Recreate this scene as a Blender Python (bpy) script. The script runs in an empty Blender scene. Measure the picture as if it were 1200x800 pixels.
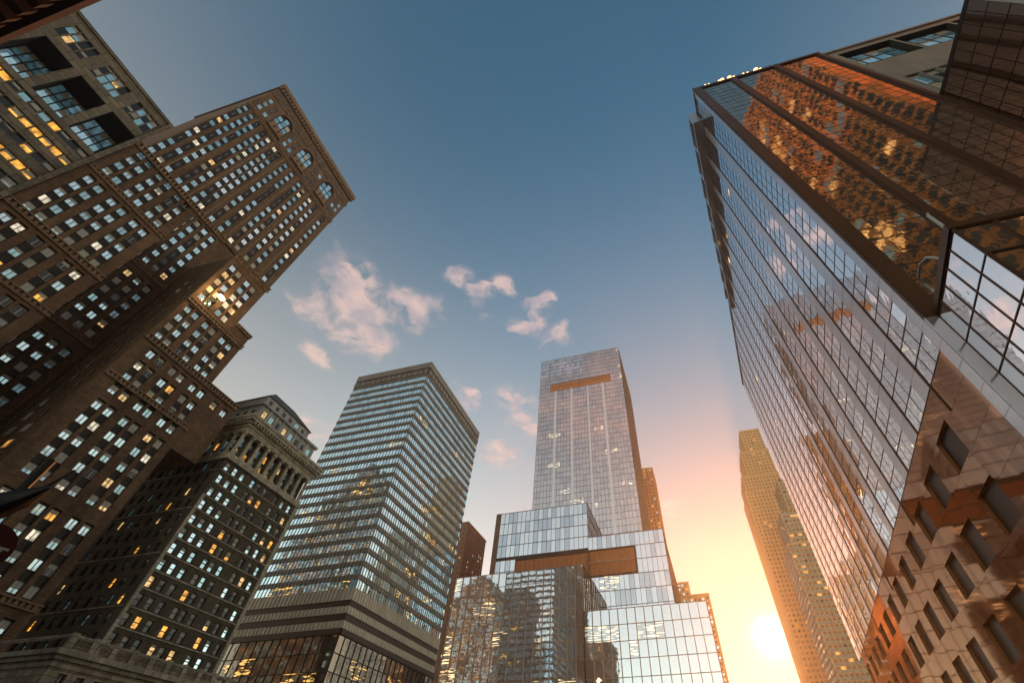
import bpy, math, random
from mathutils import Vector, Matrix
random.seed(7)
R = math.radians
C = bpy.context.scene.collection
sc = bpy.context.scene

# ------------------------------------------------------------------ camera
PSI, TH = R(15.228), math.atan(568/500)
CAMZ = 1.7
cd = bpy.data.cameras.new('camera')
cam = bpy.data.objects.new('camera', cd); C.objects.link(cam)
cd.sensor_width = 36.0; cd.lens = 15.0; cd.shift_x = -64/1200
cd.clip_start = 0.1; cd.clip_end = 6000
cam.location = (0, 0, CAMZ); cam.rotation_euler = (R(90)+TH, 0, PSI)
sc.camera = cam

# ------------------------------------------------------------------ light
SUN_EL, SUN_AZ = R(13.0), R(7.0)            # azimuth to the right of the street axis (+Y)
sun_dir = Vector((math.sin(SUN_AZ)*math.cos(SUN_EL), math.cos(SUN_AZ)*math.cos(SUN_EL), math.sin(SUN_EL)))
sd = bpy.data.lights.new('sun', 'SUN'); so = bpy.data.objects.new('sun', sd); C.objects.link(so)
sd.energy = 3.6; sd.angle = R(0.6); sd.color = (1.0, 0.36, 0.11)
so.rotation_euler = (-sun_dir).to_track_quat('-Z', 'Y').to_euler()

sc.view_settings.view_transform = 'Standard'; sc.view_settings.look = 'None'
sc.view_settings.exposure = 0.45; sc.view_settings.gamma = 1.0; sc.view_settings.use_curve_mapping = False
sc.cycles.use_denoising = True
sc.cycles.max_bounces = 6; sc.cycles.glossy_bounces = 4; sc.cycles.diffuse_bounces = 2
sc.cycles.volume_bounces = 0; sc.cycles.transmission_bounces = 2
sc.cycles.sample_clamp_indirect = 4.0
sc.cycles.caustics_reflective = False

SKY_STR = 0.12
SKY_TINT = (.66, 1.08, .92)
AUREOLE = ((300, (.6, .35, .15)), (900, (3, 1.8, .8)), (4500, (26, 20, 13)))
HORIZON = (9.0, 6.0, 2.8)
CLOUD = (6.0, 4.1, 3.5)
W = bpy.data.worlds.new('World'); sc.world = W; W.use_nodes = True
def build_world():
    nt = W.node_tree; nd = nt.nodes; lk = nt.links; nd.clear()
    out = nd.new('ShaderNodeOutputWorld'); bg = nd.new('ShaderNodeBackground')
    sky = nd.new('ShaderNodeTexSky'); sky.sky_type = 'NISHITA'; sky.sun_disc = False
    sky.sun_elevation = SUN_EL; sky.sun_rotation = SUN_AZ
    sky.altitude = 50; sky.air_density = 1.0; sky.dust_density = .03; sky.ozone_density = 3.0
    def math_(op, a, b=None, clamp=False):
        n = nd.new('ShaderNodeMath'); n.operation = op; n.use_clamp = clamp
        for i, v in enumerate((a, b)):
            if v is None: continue
            if isinstance(v, (int, float)): n.inputs[i].default_value = v
            else: lk.new(v, n.inputs[i])
        return n.outputs[0]
    tc = nd.new('ShaderNodeTexCoord'); sep = nd.new('ShaderNodeSeparateXYZ'); lk.new(tc.outputs['Generated'], sep.inputs[0])
    zc = math_('MAXIMUM', sep.outputs[2], 0.06)
    comb = nd.new('ShaderNodeCombineXYZ')
    lk.new(math_('DIVIDE', sep.outputs[0], zc), comb.inputs[0]); lk.new(math_('DIVIDE', sep.outputs[1], zc), comb.inputs[1])
    P = comb.outputs[0]                     # position on a cloud layer of unit height
    warp = nd.new('ShaderNodeTexNoise'); warp.inputs['Scale'].default_value = 7.0; warp.inputs['Detail'].default_value = 6.0
    lk.new(P, warp.inputs['Vector'])
    wm = nd.new('ShaderNodeVectorMath'); wm.operation = 'MULTIPLY_ADD'
    wm.inputs[1].default_value = (.22, .22, 0); wm.inputs[2].default_value = (-.11, -.11, 0)
    lk.new(warp.outputs['Color'], wm.inputs[0])
    wa = nd.new('ShaderNodeVectorMath'); wa.operation = 'ADD'; lk.new(P, wa.inputs[0]); lk.new(wm.outputs[0], wa.inputs[1])
    Q = wa.outputs[0]
    spots = [(-.79,.55,.12),(-.71,.49,.075),(-.64,.61,.07),(-.91,.54,.075),(-.83,.66,.085),(-1.02,.69,.06),(-.46,.55,.045),(-.42,.62,.045),(-.35,.60,.04),
             (-.33,.73,.05),(-.27,.70,.04),(-.26,.82,.05),(-.49,1.07,.085),(-.47,1.24,.08),(-.65,1.02,.06),(-.66,1.38,.09),(-1.28,1.02,.09),(-1.5,1.5,.16),
             (.5,-.6,.2),(-1.1,-.5,.25),(.9,.3,.2),(-.2,-1.2,.3),(1.6,-.4,.3),(-2.0,.2,.25),(-.06,2.0,.12)]
    tot = None
    for (x, y, r) in spots:
        d = nd.new('ShaderNodeVectorMath'); d.operation = 'DISTANCE'; lk.new(Q, d.inputs[0]); d.inputs[1].default_value = (x, y, 0)
        v = math_('SUBTRACT', 1.0, math_('DIVIDE', d.outputs['Value'], r*1.35), clamp=True)
        tot = v if tot is None else math_('MAXIMUM', tot, v)
    ns = nd.new('ShaderNodeTexNoise'); ns.inputs['Scale'].default_value = 11.0; ns.inputs['Detail'].default_value = 9.0; ns.inputs['Roughness'].default_value = .62
    lk.new(Q, ns.inputs['Vector'])
    dens = math_('MULTIPLY', tot, math_('MULTIPLY', math_('SUBTRACT', ns.outputs['Fac'], .36, clamp=True), 6.0))
    sm = nd.new('ShaderNodeMapRange'); sm.interpolation_type = 'SMOOTHSTEP'; lk.new(dens, sm.inputs['Value'])
    sm.inputs['From Min'].default_value = .02; sm.inputs['From Max'].default_value = .85
    fac = math_('MULTIPLY', sm.outputs[0], .70)
    n2 = nd.new('ShaderNodeTexNoise'); n2.inputs['Scale'].default_value = 16.0; n2.inputs['Detail'].default_value = 5.0; lk.new(P, n2.inputs['Vector'])
    shade = nd.new('ShaderNodeMapRange'); lk.new(n2.outputs['Fac'], shade.inputs['Value']); shade.inputs['From Min'].default_value = .35; shade.inputs['From Max'].default_value = .62
    cl = nd.new('ShaderNodeMix'); cl.data_type = 'RGBA'; cl.blend_type = 'MIX'
    # sky: Nishita, a little more teal, plus the warm aureole round the sun
    def vmix(bt, A, B, f=1.0):
        n = nd.new('ShaderNodeMix'); n.data_type = 'RGBA'; n.blend_type = bt
        for k, v in (('Factor', f), ('A', A), ('B', B)):
            if isinstance(v, (int, float)): n.inputs[k].default_value = v
            elif isinstance(v, tuple): n.inputs[k].default_value = (*v, 1)
            else: lk.new(v, n.inputs[k])
        return n.outputs['Result']
    base = vmix('MULTIPLY', sky.outputs[0], SKY_TINT)
    dt = nd.new('ShaderNodeVectorMath'); dt.operation = 'DOT_PRODUCT'; lk.new(tc.outputs['Generated'], dt.inputs[0]); dt.inputs[1].default_value = tuple(sun_dir)
    cosg = math_('MAXIMUM', dt.outputs['Value'], 0.0)
    base = vmix('ADD', base, vmix('MULTIPLY', HORIZON, math_('POWER', math_('SUBTRACT', 1.0, math_('MAXIMUM', sep.outputs[2], 0.0)), 1.7)))
    base = vmix('MULTIPLY', base, (.80, .46, .40), math_('POWER', cosg, 9))
    for pw, col in AUREOLE:
        base = vmix('ADD', base, vmix('MULTIPLY', col, math_('POWER', cosg, pw)))
    lk.new(fac, cl.inputs['Factor']); lk.new(base, cl.inputs['A']); lk.new(vmix('MIX', (3.6, 2.9, 3.1), CLOUD, shade.outputs[0]), cl.inputs['B'])
    lk.new(cl.outputs['Result'], bg.inputs['Color'])
    bg.inputs['Strength'].default_value = SKY_STR
    lk.new(bg.outputs[0], out.inputs['Surface'])
build_world()

# ------------------------------------------------------------------ projection (only to rank pieces by the size they show)
def proj(p):
    x, y, z = p[0], p[1], p[2]-CAMZ
    X = x*math.cos(PSI)+y*math.sin(PSI); Y = -x*math.sin(PSI)+y*math.cos(PSI)
    d = Y*math.cos(TH)+z*math.sin(TH)
    if d < .2: return None
    up = -Y*math.sin(TH)+z*math.cos(TH)
    return (664+500*X/d, 400-500*up/d)

# ------------------------------------------------------------------ mesh helpers
class MB:
    def __init__(s): s.v = []; s.f = []; s.m = []
    def quad(s, a, b, c, d, mi=0):
        n = len(s.v); s.v += [tuple(a), tuple(b), tuple(c), tuple(d)]; s.f.append((n, n+1, n+2, n+3)); s.m.append(mi)
    def box(s, x0, x1, y0, y1, z0, z1, mi=0):
        n = len(s.v)
        s.v += [(x0,y0,z0),(x1,y0,z0),(x1,y1,z0),(x0,y1,z0),(x0,y0,z1),(x1,y0,z1),(x1,y1,z1),(x0,y1,z1)]
        for f in ((3,2,1,0),(4,5,6,7),(0,1,5,4),(1,2,6,5),(2,3,7,6),(3,0,4,7)):
            s.f.append(tuple(n+i for i in f)); s.m.append(mi)
    def fbox(s, F, u0, u1, z0, z1, d0, d1, mi=0):          # box in a facade frame
        n = len(s.v)
        s.v += [F.p(u0,z0,d0),F.p(u1,z0,d0),F.p(u1,z0,d1),F.p(u0,z0,d1),F.p(u0,z1,d0),F.p(u1,z1,d0),F.p(u1,z1,d1),F.p(u0,z1,d1)]
        for f in ((3,2,1,0),(4,5,6,7),(0,1,5,4),(1,2,6,5),(2,3,7,6),(3,0,4,7)):
            s.f.append(tuple(n+i for i in f)); s.m.append(mi)
    def prism(s, pts, z0, z1, mi=0):                       # vertical prism over a polygon (list of xy)
        n = len(s.v); k = len(pts)
        s.v += [(x, y, z0) for x, y in pts]+[(x, y, z1) for x, y in pts]
        for i in range(k):
            j = (i+1) % k; s.f.append((n+i, n+j, n+k+j, n+k+i)); s.m.append(mi)
        s.f.append(tuple(n+k+i for i in range(k))); s.m.append(mi)
        s.f.append(tuple(n+k-1-i for i in range(k))); s.m.append(mi)
    def frustum(s, a, z0, b, z1, mi=0):                    # a, b: (x0,x1,y0,y1)
        n = len(s.v)
        for (x0,x1,y0,y1), z in ((a,z0),(b,z1)): s.v += [(x0,y0,z),(x1,y0,z),(x1,y1,z),(x0,y1,z)]
        for f in ((3,2,1,0),(4,5,6,7),(0,1,5,4),(1,2,6,5),(2,3,7,6),(3,0,4,7)):
            s.f.append(tuple(n+i for i in f)); s.m.append(mi)
    def tube(s, pts, r, k=8, mi=0):
        n0 = len(s.v); pts = [Vector(p) for p in pts]
        for i, p in enumerate(pts):
            t = (pts[min(i+1, len(pts)-1)]-pts[max(i-1, 0)]).normalized()
            a = t.cross(Vector((0,0,1))) if abs(t.z) < .95 else t.cross(Vector((1,0,0)))
            a.normalize(); b = t.cross(a); rr = r[i] if isinstance(r, (list, tuple)) else r
            s.v += [tuple(p+(a*math.cos(q)+b*math.sin(q))*rr) for q in [2*math.pi*j/k for j in range(k)]]
        for i in range(len(pts)-1):
            for j in range(k):
                a = n0+i*k+j; b = n0+i*k+(j+1) % k
                s.f.append((a, b, b+k, a+k)); s.m.append(mi)
        s.f.append(tuple(n0+j for j in reversed(range(k)))); s.m.append(mi)
        e = n0+(len(pts)-1)*k; s.f.append(tuple(e+j for j in range(k))); s.m.append(mi)
    def mesh(s, name, mats, off=(0,0,0)):
        me = bpy.data.meshes.new(name)
        me.from_pydata([(x-off[0], y-off[1], z-off[2]) for x, y, z in s.v], [], s.f)
        for m in (mats if isinstance(mats, (list, tuple)) else [mats]): me.materials.append(m)
        me.polygons.foreach_set('material_index', s.m); me.update()
        return me
    def part(s, name, mats, root, kind=None):
        off = world_loc(root)
        o = bpy.data.objects.new(name, s.mesh(name, mats, off)); C.objects.link(o); o.parent = root
        if kind: o['kind'] = kind
        return o
def world_loc(o):
    l = Vector((0,0,0))
    while o is not None: l += o.location; o = o.parent
    return l
class Fr:                                                  # facade frame: origin (x,y), direction, outward normal
    def __init__(s, O, D, N): s.O = O; s.D = D; s.N = N
    def p(s, u, z, d=0.0): return (s.O[0]+u*s.D[0]+d*s.N[0], s.O[1]+u*s.D[1]+d*s.N[1], z)
class FrK(Fr):                                             # the same, set back and scaled about eye height (k)
    def __init__(s, X, k): s.X = X; s.k = k; s.O = (X, 0); s.D = (0, 1); s.N = (1, 0)
    def p(s, u, z, d=0.0): return (s.X+d, u*s.k, (z-CAMZ)*s.k+CAMZ)
def E_(x): return Fr((x, 0), (0, 1), (1, 0))               # faces +x, u = y
def W_(x): return Fr((x, 0), (0, 1), (-1, 0))              # faces -x, u = y
def S_(y): return Fr((0, y), (1, 0), (0, -1))              # faces -y, u = x
def N_(y): return Fr((0, y), (1, 0), (0, 1))
def thing(name, label, cat, loc, group=None):
    o = bpy.data.objects.new(name, None); C.objects.link(o); o.location = loc; o.empty_display_size = 2
    o['label'] = label; o['category'] = cat
    if group: o['group'] = group
    return o
def struct(name, mb, mat):
    o = mb.part(name, mat, None); o['kind'] = 'structure'; return o

# ------------------------------------------------------------------ materials
def mat(name, c1, c2=None, scale=.6, rough=.8, metal=0.0, bump=0.0, bscale=6.0, spec=.3, streak=True, blocks=None):
    m = bpy.data.materials.new(name); m.use_nodes = True; nt = m.node_tree; nd = nt.nodes; lk = nt.links
    b = nd['Principled BSDF']; b.inputs['Roughness'].default_value = rough; b.inputs['Metallic'].default_value = metal
    b.inputs['Specular IOR Level'].default_value = spec
    c2 = c2 or tuple(x*.72 for x in c1)
    g = nd.new('ShaderNodeNewGeometry')
    mp = nd.new('ShaderNodeMapping'); lk.new(g.outputs['Position'], mp.inputs['Vector'])
    mp.inputs['Scale'].default_value = (1, 1, .25) if streak else (1, 1, 1)
    n = nd.new('ShaderNodeTexNoise'); n.inputs['Scale'].default_value = scale; n.inputs['Detail'].default_value = 7; n.inputs['Roughness'].default_value = .65
    lk.new(mp.outputs[0], n.inputs['Vector'])
    r = nd.new('ShaderNodeValToRGB'); lk.new(n.outputs['Fac'], r.inputs[0])
    r.color_ramp.elements[0].position = .32; r.color_ramp.elements[1].position = .68
    r.color_ramp.elements[0].color = (*c2, 1); r.color_ramp.elements[1].color = (*c1, 1)
    col = r.outputs[0]
    if blocks:
        sx = nd.new('ShaderNodeSeparateXYZ'); lk.new(g.outputs['Position'], sx.inputs[0])
        ad = nd.new('ShaderNodeMath'); ad.operation = 'ADD'; lk.new(sx.outputs[0], ad.inputs[0]); lk.new(sx.outputs[1], ad.inputs[1])
        cb = nd.new('ShaderNodeCombineXYZ'); lk.new(ad.outputs[0], cb.inputs[0]); lk.new(sx.outputs[2], cb.inputs[1])
        bt = nd.new('ShaderNodeTexBrick'); lk.new(cb.outputs[0], bt.inputs['Vector']); bt.inputs['Scale'].default_value = 1.0
        bt.inputs['Brick Width'].default_value = blocks[0]; bt.inputs['Row Height'].default_value = blocks[1]; bt.inputs['Mortar Size'].default_value = blocks[1]*.07
        bt.inputs['Color1'].default_value = (1.15,1.15,1.15,1); bt.inputs['Color2'].default_value = (.72,.72,.72,1); bt.inputs['Mortar'].default_value = (.45,.45,.45,1)
        mx = nd.new('ShaderNodeMix'); mx.data_type = 'RGBA'; mx.blend_type = 'MULTIPLY'; mx.inputs['Factor'].default_value = 1.0
        lk.new(col, mx.inputs['A']); lk.new(bt.outputs['Color'], mx.inputs['B']); col = mx.outputs['Result']
    lk.new(col, b.inputs['Base Color'])
    if bump:
        n2 = nd.new('ShaderNodeTexNoise'); n2.inputs['Scale'].default_value = bscale; n2.inputs['Detail'].default_value = 5
        lk.new(g.outputs['Position'], n2.inputs['Vector'])
        bp = nd.new('ShaderNodeBump'); bp.inputs['Strength'].default_value = bump; bp.inputs['Distance'].default_value = .05
        lk.new(n2.outputs['Fac'], bp.inputs['Height']); lk.new(bp.outputs[0], b.inputs['Normal'])
    return m
def lit_glass(name, tint, col, strength, thr=.60, sc=(1.1,1.1,2.6)):
    m = glass(name, tint, .05, .85); nt = m.node_tree; nd = nt.nodes; lk = nt.links; b = nd['Principled BSDF']
    g = nd.new('ShaderNodeNewGeometry'); mp = nd.new('ShaderNodeMapping'); mp.inputs['Scale'].default_value = sc; lk.new(g.outputs['Position'], mp.inputs['Vector'])
    n = nd.new('ShaderNodeTexNoise'); n.inputs['Scale'].default_value = .55; n.inputs['Detail'].default_value = 1.5; lk.new(mp.outputs[0], n.inputs['Vector'])
    mr = nd.new('ShaderNodeMapRange'); mr.inputs['From Min'].default_value = thr; mr.inputs['From Max'].default_value = thr+.05; mr.inputs['To Max'].default_value = strength
    lk.new(n.outputs['Fac'], mr.inputs['Value']); b.inputs['Emission Color'].default_value = (*col, 1); lk.new(mr.outputs[0], b.inputs['Emission Strength'])
    return m
def glass(name, tint, rough=.03, metal=.9, wave=0.0, wscale=.35, emit=None, estr=0.0):
    m = bpy.data.materials.new(name); m.use_nodes = True; nt = m.node_tree; nd = nt.nodes; lk = nt.links
    b = nd['Principled BSDF']; b.inputs['Base Color'].default_value = (*tint, 1); b.inputs['Roughness'].default_value = rough
    b.inputs['Metallic'].default_value = metal; b.inputs['Specular IOR Level'].default_value = .6
    g = nd.new('ShaderNodeNewGeometry')
    if wave:
        n = nd.new('ShaderNodeTexNoise'); n.inputs['Scale'].default_value = wscale; n.inputs['Detail'].default_value = 2
        lk.new(g.outputs['Position'], n.inputs['Vector'])
        bp = nd.new('ShaderNodeBump'); bp.inputs['Strength'].default_value = 1.0; bp.inputs['Distance'].default_value = wave
        lk.new(n.outputs['Fac'], bp.inputs['Height']); lk.new(bp.outputs[0], b.inputs['Normal'])
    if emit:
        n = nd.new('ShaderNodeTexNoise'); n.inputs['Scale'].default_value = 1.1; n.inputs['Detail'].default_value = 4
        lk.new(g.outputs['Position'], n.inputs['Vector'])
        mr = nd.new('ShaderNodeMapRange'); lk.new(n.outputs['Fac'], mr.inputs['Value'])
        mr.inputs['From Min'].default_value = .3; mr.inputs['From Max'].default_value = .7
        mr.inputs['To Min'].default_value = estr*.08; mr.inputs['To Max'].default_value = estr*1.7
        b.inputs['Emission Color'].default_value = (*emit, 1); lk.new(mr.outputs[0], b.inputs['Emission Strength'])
    return m
M = {}
M['brick'] = mat('brown_brick', (.20,.115,.066), (.095,.053,.031), .35, .85, bump=.4, bscale=9, blocks=(1.1,.42))
M['brick_trim'] = mat('terracotta_trim', (.28,.18,.11), (.13,.08,.05), 1.5, .8, bump=.3)
M['dark_spandrel'] = mat('dark_spandrel', (.035,.026,.02), None, .8, .6)
M['stone0'] = mat('taupe_concrete', (.22,.18,.14), (.13,.105,.08), .3, .8, bump=.25, blocks=(2.6,1.3))
M['stone_r0'] = mat('grey_concrete', (.36,.34,.32), (.26,.245,.23), .3, .8)
M['cornice_dark'] = mat('dark_cornice_stone', (.032,.023,.016), (.02,.014,.01), .6, .85)  # stone colour darkened to offset the low sun striking the cornice
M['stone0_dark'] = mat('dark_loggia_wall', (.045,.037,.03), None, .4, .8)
M['brick2'] = mat('dark_umber_brick', (.125,.1,.066), (.06,.047,.032), .4, .85, bump=.4, bscale=9, blocks=(.9,.4))
M['stone2'] = mat('weathered_limestone', (.56,.49,.38), (.30,.25,.19), .9, .8, bump=.3, blocks=(1.2,.6))
M['attic'] = mat('grey_attic_stone', (.48,.47,.46), (.22,.215,.21), .7, .8, bump=.3)
M['slate'] = mat('slate_roof', (.10,.10,.095), None, 1.0, .7)
M['blue_spandrel'] = mat('ribbed_bronze_spandrel', (.27,.225,.19), (.20,.165,.14), .4, .5, metal=.2)
M['pale_band'] = mat('pale_metal_band', (.55,.47,.39), None, .4, .5, metal=.2)
M['bronze'] = mat('bronze_cladding', (.15,.072,.042), (.10,.048,.028), .3, .38, metal=.35)
M['bronze_dark'] = mat('dark_bronze', (.05,.03,.022), None, .3, .4, metal=.4)
M['mull'] = mat('mullion_metal', (.10,.075,.06), None, .5, .45, metal=.5)
M['mull_light'] = mat('light_mullion_metal', (.34,.22,.14), None, .5, .4, metal=.5)
M['rust_slot'] = mat('copper_louver', (.44,.16,.05), (.34,.115,.036), .5, .5)
M['panel'] = mat('pale_grey_panel', (.74,.71,.73), (.66,.63,.65), .2, .2, metal=.6)
M['far_brick'] = mat('red_brown_brick', (.26,.12,.075), (.19,.085,.052), .4, .85)
M['rust_brick'] = mat('rust_brick', (.42,.17,.06), (.32,.125,.045), .4, .85)
M['far_stone'] = mat('buff_stone', (.72,.40,.17), (.60,.33,.14), .4, .85)
M['orange_brick'] = mat('orange_terracotta', (.66,.32,.13), (.52,.25,.10), .4, .85)
M['black_win'] = mat('unlit_window', (.02,.02,.022), None, 1, .15, spec=.5)
M['asphalt'] = mat('asphalt', (.055,.055,.057), (.04,.04,.042), 2, .9, bump=.3, streak=False)
M['pave'] = mat('concrete_paving', (.30,.29,.27), (.22,.21,.2), 1.2, .85, streak=False)
M['paint'] = mat('road_paint', (.75,.74,.70), (.6,.6,.57), 3, .7, streak=False)
M['black_metal'] = mat('black_metal', (.02,.02,.02), None, 1, .5, metal=.5)
M['white_metal'] = mat('white_painted_metal', (.75,.73,.70), None, 1, .4)
M['maroon'] = mat('maroon_enamel', (.06,.012,.014), None, 2, .3)
M['sill'] = mat('window_frame_paint', (.45,.42,.38), None, 2, .5)
M['frame_dark'] = mat('dark_window_frame', (.05,.045,.04), None, 2, .5)

# window glass of the masonry buildings: sky and teal mirrors (cyan emission imitates brighter reflection), blinds, dark and lit rooms
WG = {'sky': glass('window_glass_sky_glow', (.72,.90,.92), .04, .9, emit=(.42,.80,1.0), estr=.10),
      'teal': glass('window_glass_teal_glow', (.45,.68,.72), .05, .9, emit=(.35,.80,.95), estr=.05),
      'blind': mat('window_blind', (.55,.53,.48), (.42,.41,.38), 1.2, .5),
      'dark': glass('window_glass_dark', (.03,.035,.04), .05, .3),
      'warm': glass('window_glass_warm', (.3,.2,.1), .1, .3, emit=(1,.62,.24), estr=.6),
      'gold': glass('window_glass_gold', (.3,.2,.1), .1, .3, emit=(1,.44,.05), estr=.75),
      'dim': mat('bronzed_dim_window', (.30,.19,.10), (.22,.14,.075), .8, .3),
      'pale': glass('window_glass_pale', (.4,.4,.36), .1, .4, emit=(1,.86,.62), estr=.5)}
def pick(w):
    k = random.random()*sum(w.values())
    for n, v in w.items():
        k -= v
        if k <= 0: return n
    return n
MIX1 = {'sky': 6, 'teal': 3, 'blind': 1.6, 'pale': 1.1, 'warm': .5, 'dark': .9}
MIX_LOW = {'sky': 2.5, 'teal': 2.5, 'blind': 1.4, 'pale': .8, 'gold': .35, 'dark': 3}
MIX2 = {'sky': 3, 'teal': 1.5, 'blind': .8, 'pale': .5, 'warm': .9, 'gold': .8, 'dark': 3.2}
MIXF = {'dim': 9, 'gold': .35, 'dark': .5}
MIXD = {'dark': 6, 'gold': .7, 'warm': .3, 'teal': .6}

_wm = {}
def window_mesh(w, h, split, frame, var=0):
    k = (round(w, 2), round(h, 2), split, frame, var)
    if k in _wm: return _wm[k]
    mb = MB(); a, b = w/2, h/2; t = .07
    if split == 'v': cells = [(-a, 0, -b, b), (0, a, -b, b)]
    elif split == 'h': cells = [(-a, a, -b, 0), (-a, a, 0, b)]
    else: cells = [(-a, a, -b, b)]
    for (x0, x1, z0, z1) in cells:
        e = .006
        mb.quad((x0, -.03+e*random.uniform(-1,1), z0), (x1, -.03+e*random.uniform(-1,1), z0), (x1, -.03+e*random.uniform(-1,1), z1), (x0, -.03+e*random.uniform(-1,1), z1), 1)
        mb.box(x0, x0+t, -.09, 0, z0, z1); mb.box(x1-t, x1, -.09, 0, z0, z1)
        mb.box(x0+t, x1-t, -.09, 0, z0, z0+t); mb.box(x0+t, x1-t, -.09, 0, z1-t, z1)
    bl = (0, .3, 0, .55, .18)[var]
    if bl: mb.quad((-a+.08, -.036, b-.08-bl*h), (a-.08, -.036, b-.08-bl*h), (a-.08, -.034, b-.08), (-a+.08, -.034, b-.08), 2)
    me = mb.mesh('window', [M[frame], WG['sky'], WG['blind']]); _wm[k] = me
    return me
def on_screen(F, u, z, w, h, d):
    q = [proj(F.p(u+a*w/2, z+b*h/2, d)) for a, b in ((-1,-1),(1,-1),(1,1),(-1,1))]
    if any(x is None for x in q): return 0, 0
    c = (sum(x[0] for x in q)/4, sum(x[1] for x in q)/4)
    if not (-8 < c[0] < 1208 and -8 < c[1] < 808): return 0, 0
    ar = abs(sum(q[i][0]*q[(i+1) % 4][1]-q[(i+1) % 4][0]*q[i][1] for i in range(4)))/2
    dist = ((F.p(u,z,d)[0])**2+(F.p(u,z,d)[1])**2+z*z)**.5
    return ar, dist
def place_windows(root, wins, split='v', frame='sill', name='window', limit=300, minarea=12, mats=None):
    """wins: (frame, u, z, w, h, d, material key). The largest become parts; the rest one joined part."""
    G = mats or WG; base = world_loc(root)
    ranked = sorted(((on_screen(*w[:6])[0], i) for i, w in enumerate(wins)), reverse=True)
    singles = {i for a, i in ranked[:limit] if a >= minarea}
    rest = MB(); keys = list(G); mlist = [M[frame]]+[G[k] for k in keys]
    for i, (F, u, z, w, h, d, k) in enumerate(wins):
        if i in singles:
            o = bpy.data.objects.new(name, window_mesh(w*getattr(F, 'k', 1.0), h*getattr(F, 'k', 1.0), split, frame, i % 5)); C.objects.link(o); o.parent = root
            P = F.p(u, z, d); o.location = Vector(P)-base
            D = F.D if abs(F.D[1]-F.N[0]) < 1e-3 and abs(-F.D[0]-F.N[1]) < 1e-3 else (-F.D[0], -F.D[1])
            o.rotation_euler = (0, 0, math.atan2(D[1], D[0]))
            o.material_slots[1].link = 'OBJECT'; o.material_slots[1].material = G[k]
        else:
            e = random.uniform(-.01, .01)
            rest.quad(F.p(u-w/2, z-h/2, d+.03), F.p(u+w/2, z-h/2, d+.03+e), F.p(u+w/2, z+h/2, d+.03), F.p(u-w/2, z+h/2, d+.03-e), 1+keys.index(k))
            rest.fbox(F, u-.04, u+.04, z-h/2, z+h/2, d, d+.07, 0)
    if rest.v: rest.part(name+'_rows', mlist, root, 'stuff')

def strip_wall(mb, sp, F, u0, u1, z0, z1, cols, segs, hw, depth):
    """wall quads at d=0 with recessed vertical strips; sp receives the strip backs (spandrels)."""
    edges = []
    cols = sorted(cols)
    cur = u0
    for c in cols:
        mb.quad(F.p(cur, z0), F.p(c-hw, z0), F.p(c-hw, z1), F.p(cur, z1)); cur = c+hw
    mb.quad(F.p(cur, z0), F.p(u1, z0), F.p(u1, z1), F.p(cur, z1))
    for c in cols:
        a, b = c-hw, c+hw; zz = z0
        for (s0, s1) in segs:
            mb.quad(F.p(a, zz), F.p(b, zz), F.p(b, s0), F.p(a, s0)); zz = s1
            mb.quad(F.p(a, s0), F.p(a, s0, -depth), F.p(a, s1, -depth), F.p(a, s1))
            mb.quad(F.p(b, s0), F.p(b, s1), F.p(b, s1, -depth), F.p(b, s0, -depth))
            mb.quad(F.p(a, s0), F.p(b, s0), F.p(b, s0, -depth), F.p(a, s0, -depth))
            mb.quad(F.p(a, s1), F.p(a, s1, -depth), F.p(b, s1, -depth), F.p(b, s1))
            sp.quad(F.p(a, s0, -depth), F.p(b, s0, -depth), F.p(b, s1, -depth), F.p(a, s1, -depth))
        mb.quad(F.p(a, zz), F.p(b, zz), F.p(b, z1), F.p(a, z1))
    # returns closing the edges of the shell
    for u in (u0, u1): mb.quad(F.p(u, z0), F.p(u, z0, -depth-.06), F.p(u, z1, -depth-.06), F.p(u, z1))
def belt(mb, F, u0, u1, z, h=1.1, out=.4, step=.85, tooth=.42):
    mb.fbox(F, u0, u1, z-h/2, z-h/2+.22, .0, out*.7); mb.fbox(F, u0, u1, z+h/2-.25, z+h/2, 0, out)
    mb.fbox(F, u0, u1, z-h/2+.22, z+h/2-.25, 0, .08)
    u = u0+.15
    while u+tooth < u1:
        mb.fbox(F, u, u+tooth, z-h/2+.24, z+h/2-.27, .08, out*.75); u += step
def rows(z_top, n, step): return [z_top-step*i for i in range(n)]

# ================================================================== the ground
g = MB(); g.quad((-700,-600,-.02),(600,-600,-.02),(600,900,-.02),(-700,900,-.02)); struct('ground', g, M['pave'])
g = MB(); g.quad((-30,-500,0.0),(14,-500,0.0),(14,238,0.0),(-30,238,0.0)); g.quad((6.2,238,0.0),(14,238,0.0),(14,898,0.0),(6.2,898,0.0)); struct('road', g, M['asphalt'])
g = MB()
for y in range(-60, 232, 8):
    for x in (-19.1, 2.9): g.quad((x,y,.004),(x+.14,y,.004),(x+.14,y+3.2,.004),(x,y+3.2,.004))
struct('road_marking', g, M['paint'])
g = MB(); g.box(14.18, 18.9, -500, 898, -.02, .13); g.box(14, 14.18, -500, 898, -.02, .145); struct('pavement_right', g, M['pave'])
g = MB(); g.box(-95.9, -30.18, -500, 238, -.02, .13); g.box(-30.18, -30, -500, 238, -.02, .145); struct('pavement_left', g, M['pave'])
g = MB(); g.box(-9.3, -6.2, -5, 9, -.01, .13); struct('traffic_island', g, M['pave'])

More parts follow.
